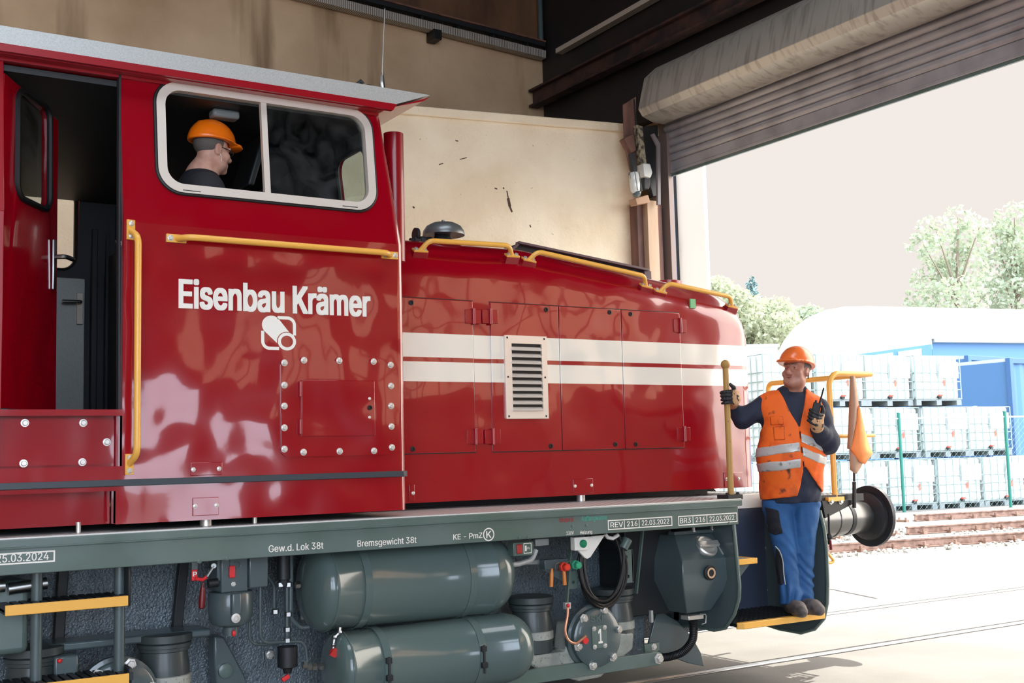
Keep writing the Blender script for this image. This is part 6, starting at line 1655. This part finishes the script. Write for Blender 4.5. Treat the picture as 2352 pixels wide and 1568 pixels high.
# liquid containers in their cages
I0 = aZ(2121, 1170.5, 0)
IW = (aP(2235, 1160, I0, yn_)-aP(2128, 1160, I0, yn_)).dot(yd_)
IH = aP(2121, 1050, I0, yn_).z
WB = IW*.97
M['ibc'] = mat('white_plastic_tank', srgb(216, 220, 216), .45)
M['cage'] = mat('cage_tube', srgb(140, 156, 152), .5, .2)
M['pal'] = mat('pallet_plastic', srgb(120, 128, 128), .6)
M['blue'] = mat('blue_plastic', srgb(40, 90, 170), .5)
def ibc_make():
    r = thing('liquid_container', 'x', 'container', (0, 0, 0), local=True)
    w, d, h = WB, 1.0, IH
    pz = .15
    mb = MB(); mb.box(-w/2+.03, .03, pz, w/2-.03, d-.03, h-.04); mb.build('tank_bottle', M['ibc'], r, bevel=.09, seg=4)
    mb = MB(); mb.lathe([(.1, 0), (.1, .035), (.08, .05)], (0, d/2, h-.05), (0, 0, 1), 16); mb.build('screw_lid', M['blue'], r)
    mb = MB(); t = .014
    for z in (pz+.02, pz+.25, pz+.46, pz+.68, h-.05): mb.tube([(-w/2, 0, z), (w/2, 0, z), (w/2, d, z), (-w/2, d, z)], t, 5, True)
    for k in range(7):
        x = lerp(-w/2, w/2, k/6); mb.tube([(x, -.008, pz), (x, -.008, h-.05)], t, 5)
    for k in range(5):
        y = lerp(0, d, k/4)
        for x in (-w/2-.008, w/2+.008): mb.tube([(x, y, pz), (x, y, h-.05)], t, 5)
    mb.build('cage', M['cage'], r)
    mb = MB(); mb.box(-w/2, 0, pz-.03, w/2, d, pz)
    for x in (-w/2+.08, 0, w/2-.08): mb.box(x-.08, 0, 0, x+.08, d, pz-.03)
    mb.build('pallet', M['pal'], r)
    mb = MB(); mb.box(.02, -.02, h-.62, w/2-.06, -.012, h-.2); mb.build('label_plate', mat('label_plate_grey', srgb(166, 172, 174), .5), r, smooth=False)
    mb = MB(); mb.cyl((0, .02, pz+.06), (0, -.05, pz+.06), .05, .05, 12); vo = mb.build('outlet_valve', M['dark'], r)
    mb = MB(); mb.box(-.06, -.09, pz+.08, .05, -.04, pz+.12); mb.build('valve_lever', mat('valve_red', srgb(220, 70, 50), .5), r)
    mb = MB(); mb.box(.16, -.025, pz+.34, .21, -.014, pz+.5); mb.build('hazard_tag', mat('hazard_tag', srgb(236, 90, 70), .5), r, smooth=False)
    return r
proto = ibc_make(); used = [0]
def copy_tree(o):
    c = o.copy(); C.objects.link(c)
    for ch in list(o.children):
        d = ch.copy(); C.objects.link(d); d.parent = c
        for g in ch.children:
            e = g.copy(); C.objects.link(e); e.parent = d
    return c
rz_i = math.atan2(yd_.y, yd_.x)
ords = ['first', 'second', 'third', 'fourth', 'fifth', 'sixth', 'seventh']
for tier, (px_end, ncol) in enumerate(((2458, 7), (2334, 5), (2219, 4))):
    e = aP(px_end, 1100, I0, yn_); e0 = (e-I0).dot(yd_)
    nm = ('bottom', 'middle', 'top')[tier]
    for k in range(ncol):
        p = I0+yd_*(e0-IW*(k+.5))+yn_*.05*math.sin(k*3+tier*2); p.z = tier*IH
        o = proto if not used[0] else copy_tree(proto)
        used[0] = 1
        o.location = p; o.rotation_euler = (0, 0, rz_i)
        o['label'] = 'white caged liquid container in the %s row behind the fence, %s' % (nm, 'at its right end' if k == 0 else 'at its left end' if k == ncol-1 else ords[k]+' from its right end')
        o['group'] = 'liquid containers stacked behind the fence'
# white building edge right outside the gate
mb = MB(); a, b = aX(1553, 520, 11.5), aX(1620, 520, 11.5); mb.box(11.5, b.y, 0, 11.56, a.y, 9.5)
wall_o = thing('neighbour_building', 'tall white panel wall of a building standing just outside the gate', 'building', (11.8, (a.y+b.y)/2, 0))
M['wpanel'] = mat('white_panel', srgb(226, 228, 228), .6, bump=(3, .05, .01)); mb.build('white_wall', M['wpanel'], wall_o, bevel=.01)
mb = MB(); a2 = aX(1552, 560, 11.45); mb.box(11.44, a2.y-.012, 0, 11.5, a2.y+.012, 9.5); q0, q1 = aX(1550, 545, 11.42), aX(1550, 580, 11.42); mb.box(11.41, a2.y-.02, q1.z, 11.46, a2.y+.02, q0.z); mb.build('wall_joint', M['dark'], wall_o)
mb = MB(); mb.box(11.5, a2.y+.02, 0, 11.56, a2.y+.5, 9.5); mb.build('corner_panel', mat('pale_blue_panel', srgb(200, 216, 222), .5), wall_o)
# low white workshop and its grey eaves
def facade(px0, py0, px1, py1, d, depth=8):
    a, b = aDp(px0, py0, d), aDp(px1, py1, d)
    f = Vector((_f.x, _f.y, 0)).normalized(); return a, b, f
wk = thing('low_workshop', 'low white workshop with grey flat eaves behind the driver of the front platform', 'building', aDp(1780, 1000, 48))
wk['label'] = 'low white workshop with grey flat eaves left of the tent hall'
a, b, f = facade(1640, 800, 1796, 1010, 48); rt = Vector((f.y, -f.x, 0))
mb = MB(); mb.prism([(a.x, a.y, 0), (b.x, b.y, 0), (b.x, b.y, a.z), (a.x, a.y, a.z)], f*8); mb.build('wall', M['wpanel'], wk)
mb = MB(); mb.prism([(a.x, a.y, a.z), (b.x, b.y, a.z), (b.x, b.y, a.z+.12), (a.x, a.y, a.z+.12)], f*8); mb.v = [(x-f.x*.4, y-f.y*.4, z) for x, y, z in mb.v]; mb.build('eaves', mat('eaves_grey', srgb(176, 186, 188), .6), wk)
a, b, f = facade(1640, 853, 1905, 1010, 42)
mb = MB(); mb.prism([(a.x, a.y, 0), (b.x, b.y, 0), (b.x, b.y, a.z), (a.x, a.y, a.z)], f*4); mb.build('annex_wall', M['wpanel'], wk)
mb = MB(); mb.prism([(a.x, a.y, a.z-.12), (b.x, b.y, a.z-.12), (b.x, b.y, a.z+.08), (a.x, a.y, a.z+.08)], f*4); mb.v = [(x-f.x*.3, y-f.y*.3, z) for x, y, z in mb.v]; mb.build('annex_eaves', bpy.data.materials['eaves_grey'], wk)
mb = MB(); p = aDp(1784, 843, 44); mb.obox(p, rt*.14, f*.3, (0, 0, .1)); mb.build('blue_cabinet', M['blue'], wk)
# tent hall with its curved roof
tent = thing('tent_hall', 'big white tent hall with a curved gable and blue side walls', 'building', aDp(2000, 1000, 56))
D_T = 56
arch = [(1783, 830), (1790, 806), (1805, 778), (1828, 750), (1858, 728), (1895, 712), (1940, 704), (1990, 703), (2040, 710), (2080, 726), (2112, 750), (2140, 778)]
vx = rt*46+f*16
mb = MB(); pts = [aDp(x, y, D_T) for x, y in arch]
mb.prism([Vector((pts[0].x, pts[0].y, 1.5))]+pts+[Vector((pts[-1].x, pts[-1].y, pts[-1].z-.5))], f*.25); mb.build('gable', mat('tent_fabric', srgb(198, 208, 210), .7), tent)
mb = MB(); n_ = len(pts); mb.add(pts+[p+vx for p in pts], [(i, i+1, n_+i+1, n_+i) for i in range(n_-1)]); mb.build('roof', mat('roof_sheet', srgb(236, 228, 222), .6), tent, ang=60)
for x in (1872, 1932, 1990, 2052):
    y = np.interp(x, [q[0] for q in arch], [q[1] for q in arch]); p = aDp(x, y+2, D_T-.1); m2 = MB(); m2.box(p.x-.06, p.y-.06, 2, p.x+.06, p.y+.06, p.z); m2.build('gable_seam', bpy.data.materials['eaves_grey'], tent)
M['bluew'] = mat('blue_wall_sheet', srgb(74, 116, 160), .6)
e = aDp(2140, 782, D_T+.3); e2 = e+vx
mb = MB(); mb.prism([(e.x, e.y, 0), (e2.x, e2.y, 0), (e2.x, e2.y, e.z), (e.x, e.y, e.z)], f*.3); mb.build('side_wall', M['bluew'], tent)
mb = MB(); mb.prism([(e.x, e.y, e.z-.1), (e2.x, e2.y, e.z-.1), (e2.x, e2.y, e.z+.25), (e.x, e.y, e.z+.25)], -f*.4); mb.build('gutter', bpy.data.materials['eaves_grey'], tent)
a, b = aDp(1880, 826, D_T-.5), aDp(2140, 790, D_T-.5)
mb = MB(); mb.prism([(a.x, a.y, 0), (b.x, b.y, 0), (b.x, b.y, b.z), (a.x, a.y, a.z)], f*.3); mb.build('gable_base', M['bluew'], tent)
for t in (.45, .7): 
    p = a.lerp(b, t); q = a.lerp(b, t+.2); m2 = MB(); m2.prism([p-Vector((0, 0, .15)), q-Vector((0, 0, .15)), q-Vector((0, 0, .5)), p-Vector((0, 0, .5))], -f*.1); m2.build('window_strip', M['wpanel'], tent)
# shipping containers
def container(px0, px1, pyt, d, lab, tilt):
    a, b = aDp(px0, pyt, d), aDp(px1, pyt+1, d+tilt); h = a.z
    r = thing('shipping_container', lab, 'container', ((a.x+b.x)/2, (a.y+b.y)/2, 0), 'shipping containers behind the fence')
    X = (b-a); X.z = 0; L_ = X.length; X.normalize(); Yv = Vector((-X.y, X.x, 0)); mb = MB(); n = max(4, int(L_/.13)); pl = []
    for i in range(n+1):
        off = (.0, .0, .05, .05)[i % 4]; pl.append(Vector((a.x, a.y, 0))+X*(L_*i/n)+Yv*off)
    pl += [Vector((b.x, b.y, 0))+Yv*2.4, Vector((a.x, a.y, 0))+Yv*2.4]
    mb.prism(pl, (0, 0, h-.1)); mb.build('corrugated_body', M['bluew'], r, smooth=False)
    mb = MB(); o_ = Vector((0, 0, 0)); aa, bb = Vector((a.x, a.y, 0))-Yv*.02, Vector((b.x, b.y, 0))-Yv*.02
    mb.bar(aa+Vector((0, 0, h-.08)), bb+Vector((0, 0, h-.08)), .1, .16); mb.bar(aa+Vector((0, 0, .08)), bb+Vector((0, 0, .08)), .1, .16)
    for q in (aa, bb): mb.box(q.x-.08, q.y-.08, 0, q.x+.08, q.y+.08, h)
    mb.build('container_frame', mat('container_frame', srgb(62, 100, 146), .6) if 'container_frame' not in bpy.data.materials else bpy.data.materials['container_frame'], r, bevel=.01)
    mb = MB(); mb.prism([Vector((a.x, a.y, h-.1)), Vector((b.x, b.y, h-.1)), Vector((b.x, b.y, h-.1))+Yv*2.4, Vector((a.x, a.y, h-.1))+Yv*2.4], (0, 0, .1)); mb.build('container_roof', bpy.data.materials['eaves_grey'], r)
container(2221, 2318, 816, 38, 'blue corrugated shipping container just right of the topmost row of white tanks', 1.5)
container(2316, 2440, 822, 34.5, 'blue shipping container with a pale roof edge, cut by the right edge of the picture', 1.5)
container_mat = M['bluew']
# trees
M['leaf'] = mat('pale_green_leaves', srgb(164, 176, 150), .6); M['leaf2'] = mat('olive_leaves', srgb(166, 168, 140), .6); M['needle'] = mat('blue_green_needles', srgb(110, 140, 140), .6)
M['bark'] = mat('bark', srgb(130, 116, 100), .9)
for n_ in ('leaf', 'leaf2'):
    nt = M[n_].node_tree; p = nt.nodes['Principled BSDF']
    tr = nt.nodes.new('ShaderNodeBsdfTranslucent'); tr.inputs[0].default_value = (.36, .42, .3, 1); ms = nt.nodes.new('ShaderNodeMixShader'); ms.inputs[0].default_value = .4
    o = nt.nodes['Material Output']; nt.links.new(p.outputs[0], ms.inputs[1]); nt.links.new(tr.outputs[0], ms.inputs[2]); nt.links.new(ms.outputs[0], o.inputs[0])
def leaves(cl, n, size):
    """cl: list of (center, radius) clusters"""
    w = np.array([r**2 for c, r in cl]); w = w/w.sum(); idx = rng.choice(len(cl), n, p=w)
    cs = np.array([list(c) for c, r in cl])[idx]; rs = np.array([r for c, r in cl])[idx]
    u = rng.normal(size=(n, 3)); u /= np.linalg.norm(u, axis=1)[:, None]; rad = rs*rng.uniform(.35, 1, n)**.5
    P = cs+u*rad[:, None]*np.array([1, 1, .8])
    a = rng.normal(size=(n, 3)); a /= np.linalg.norm(a, axis=1)[:, None]; b = np.cross(a, rng.normal(size=(n, 3))); b /= np.linalg.norm(b, axis=1)[:, None]
    s = size*rng.uniform(.6, 1.3, n)[:, None]
    V = np.stack([P-a*s, P+b*s*.6, P+a*s, P-b*s*.6], 1).reshape(-1, 3)
    mb = MB(); mb.v = list(map(tuple, V)); mb.f = [(4*i, 4*i+1, 4*i+2, 4*i+3) for i in range(n)]; mb.m = [0]*n
    return mb
def tree(label, base, clusters, n, size, m, trunk=True, name='tree', branches=True):
    r = thing(name, label, 'tree', base, 'trees behind the yard')
    leaves(clusters, n, size).build('foliage', m, r, smooth=False)
    if trunk:
        mb = MB(); topc = max(clusters, key=lambda c: c[0].z)[0]; mid = Vector(base).lerp(topc, .55); mid.x += .2
        mb.tube([base, Vector(base).lerp(mid, .5), mid, topc], [.28, .22, .14, .03], 8)
        for c, rr in clusters:
            q = Vector(base).lerp(topc, min(.8, max(.3, (c.z/topc.z)*.75))); mb.tube([q, q.lerp(c, .5)+Vector((0, 0, .1)), c], [.09, .05, .015], 5)
        mb.build('trunk', M['bark'], r)
    return r
def cl(lst, d, j=2.): return [(aDp(x, y, d+rng.uniform(-j, j)), rr) for x, y, rr in lst]
DT = 68
def gbase(px, d): p = aDp(px, 1000, d); return Vector((p.x, p.y, 0))
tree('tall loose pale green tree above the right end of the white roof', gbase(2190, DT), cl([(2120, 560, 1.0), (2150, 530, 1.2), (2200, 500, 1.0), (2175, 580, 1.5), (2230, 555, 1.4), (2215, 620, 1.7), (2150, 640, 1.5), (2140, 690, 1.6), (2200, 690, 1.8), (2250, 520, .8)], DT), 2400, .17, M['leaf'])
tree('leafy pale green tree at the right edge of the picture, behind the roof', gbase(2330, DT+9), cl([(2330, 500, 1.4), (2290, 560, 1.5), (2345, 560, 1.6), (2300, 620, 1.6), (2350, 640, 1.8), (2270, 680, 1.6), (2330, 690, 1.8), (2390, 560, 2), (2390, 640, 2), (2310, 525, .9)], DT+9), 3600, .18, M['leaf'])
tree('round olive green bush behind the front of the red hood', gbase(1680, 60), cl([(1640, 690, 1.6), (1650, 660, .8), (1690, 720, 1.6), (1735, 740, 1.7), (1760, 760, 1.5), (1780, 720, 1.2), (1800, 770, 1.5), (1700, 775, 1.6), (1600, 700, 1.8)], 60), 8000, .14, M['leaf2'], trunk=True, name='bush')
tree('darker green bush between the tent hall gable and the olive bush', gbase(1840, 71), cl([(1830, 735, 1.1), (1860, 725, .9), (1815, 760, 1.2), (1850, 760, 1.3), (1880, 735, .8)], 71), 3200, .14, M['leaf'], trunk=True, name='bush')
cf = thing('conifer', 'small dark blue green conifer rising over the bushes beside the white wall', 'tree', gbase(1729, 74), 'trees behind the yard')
mb = MB(); tp = aDp(1727, 632, 74); bt = gbase(1729, 74); mb.tube([bt, tp], [.2, .02], 8); mb.build('trunk', M['bark'], cf)
cls = []
for k in range(26):
    t = k/25; y = lerp(634, 735, t); wpx = lerp(1, 24, t**.8)
    for s in (-1, 1): cls.append((aDp(1727+s*wpx*rng.uniform(.2, 1), y+rng.uniform(-3, 4), 74+rng.uniform(-.5, .5)), .1+.42*t))
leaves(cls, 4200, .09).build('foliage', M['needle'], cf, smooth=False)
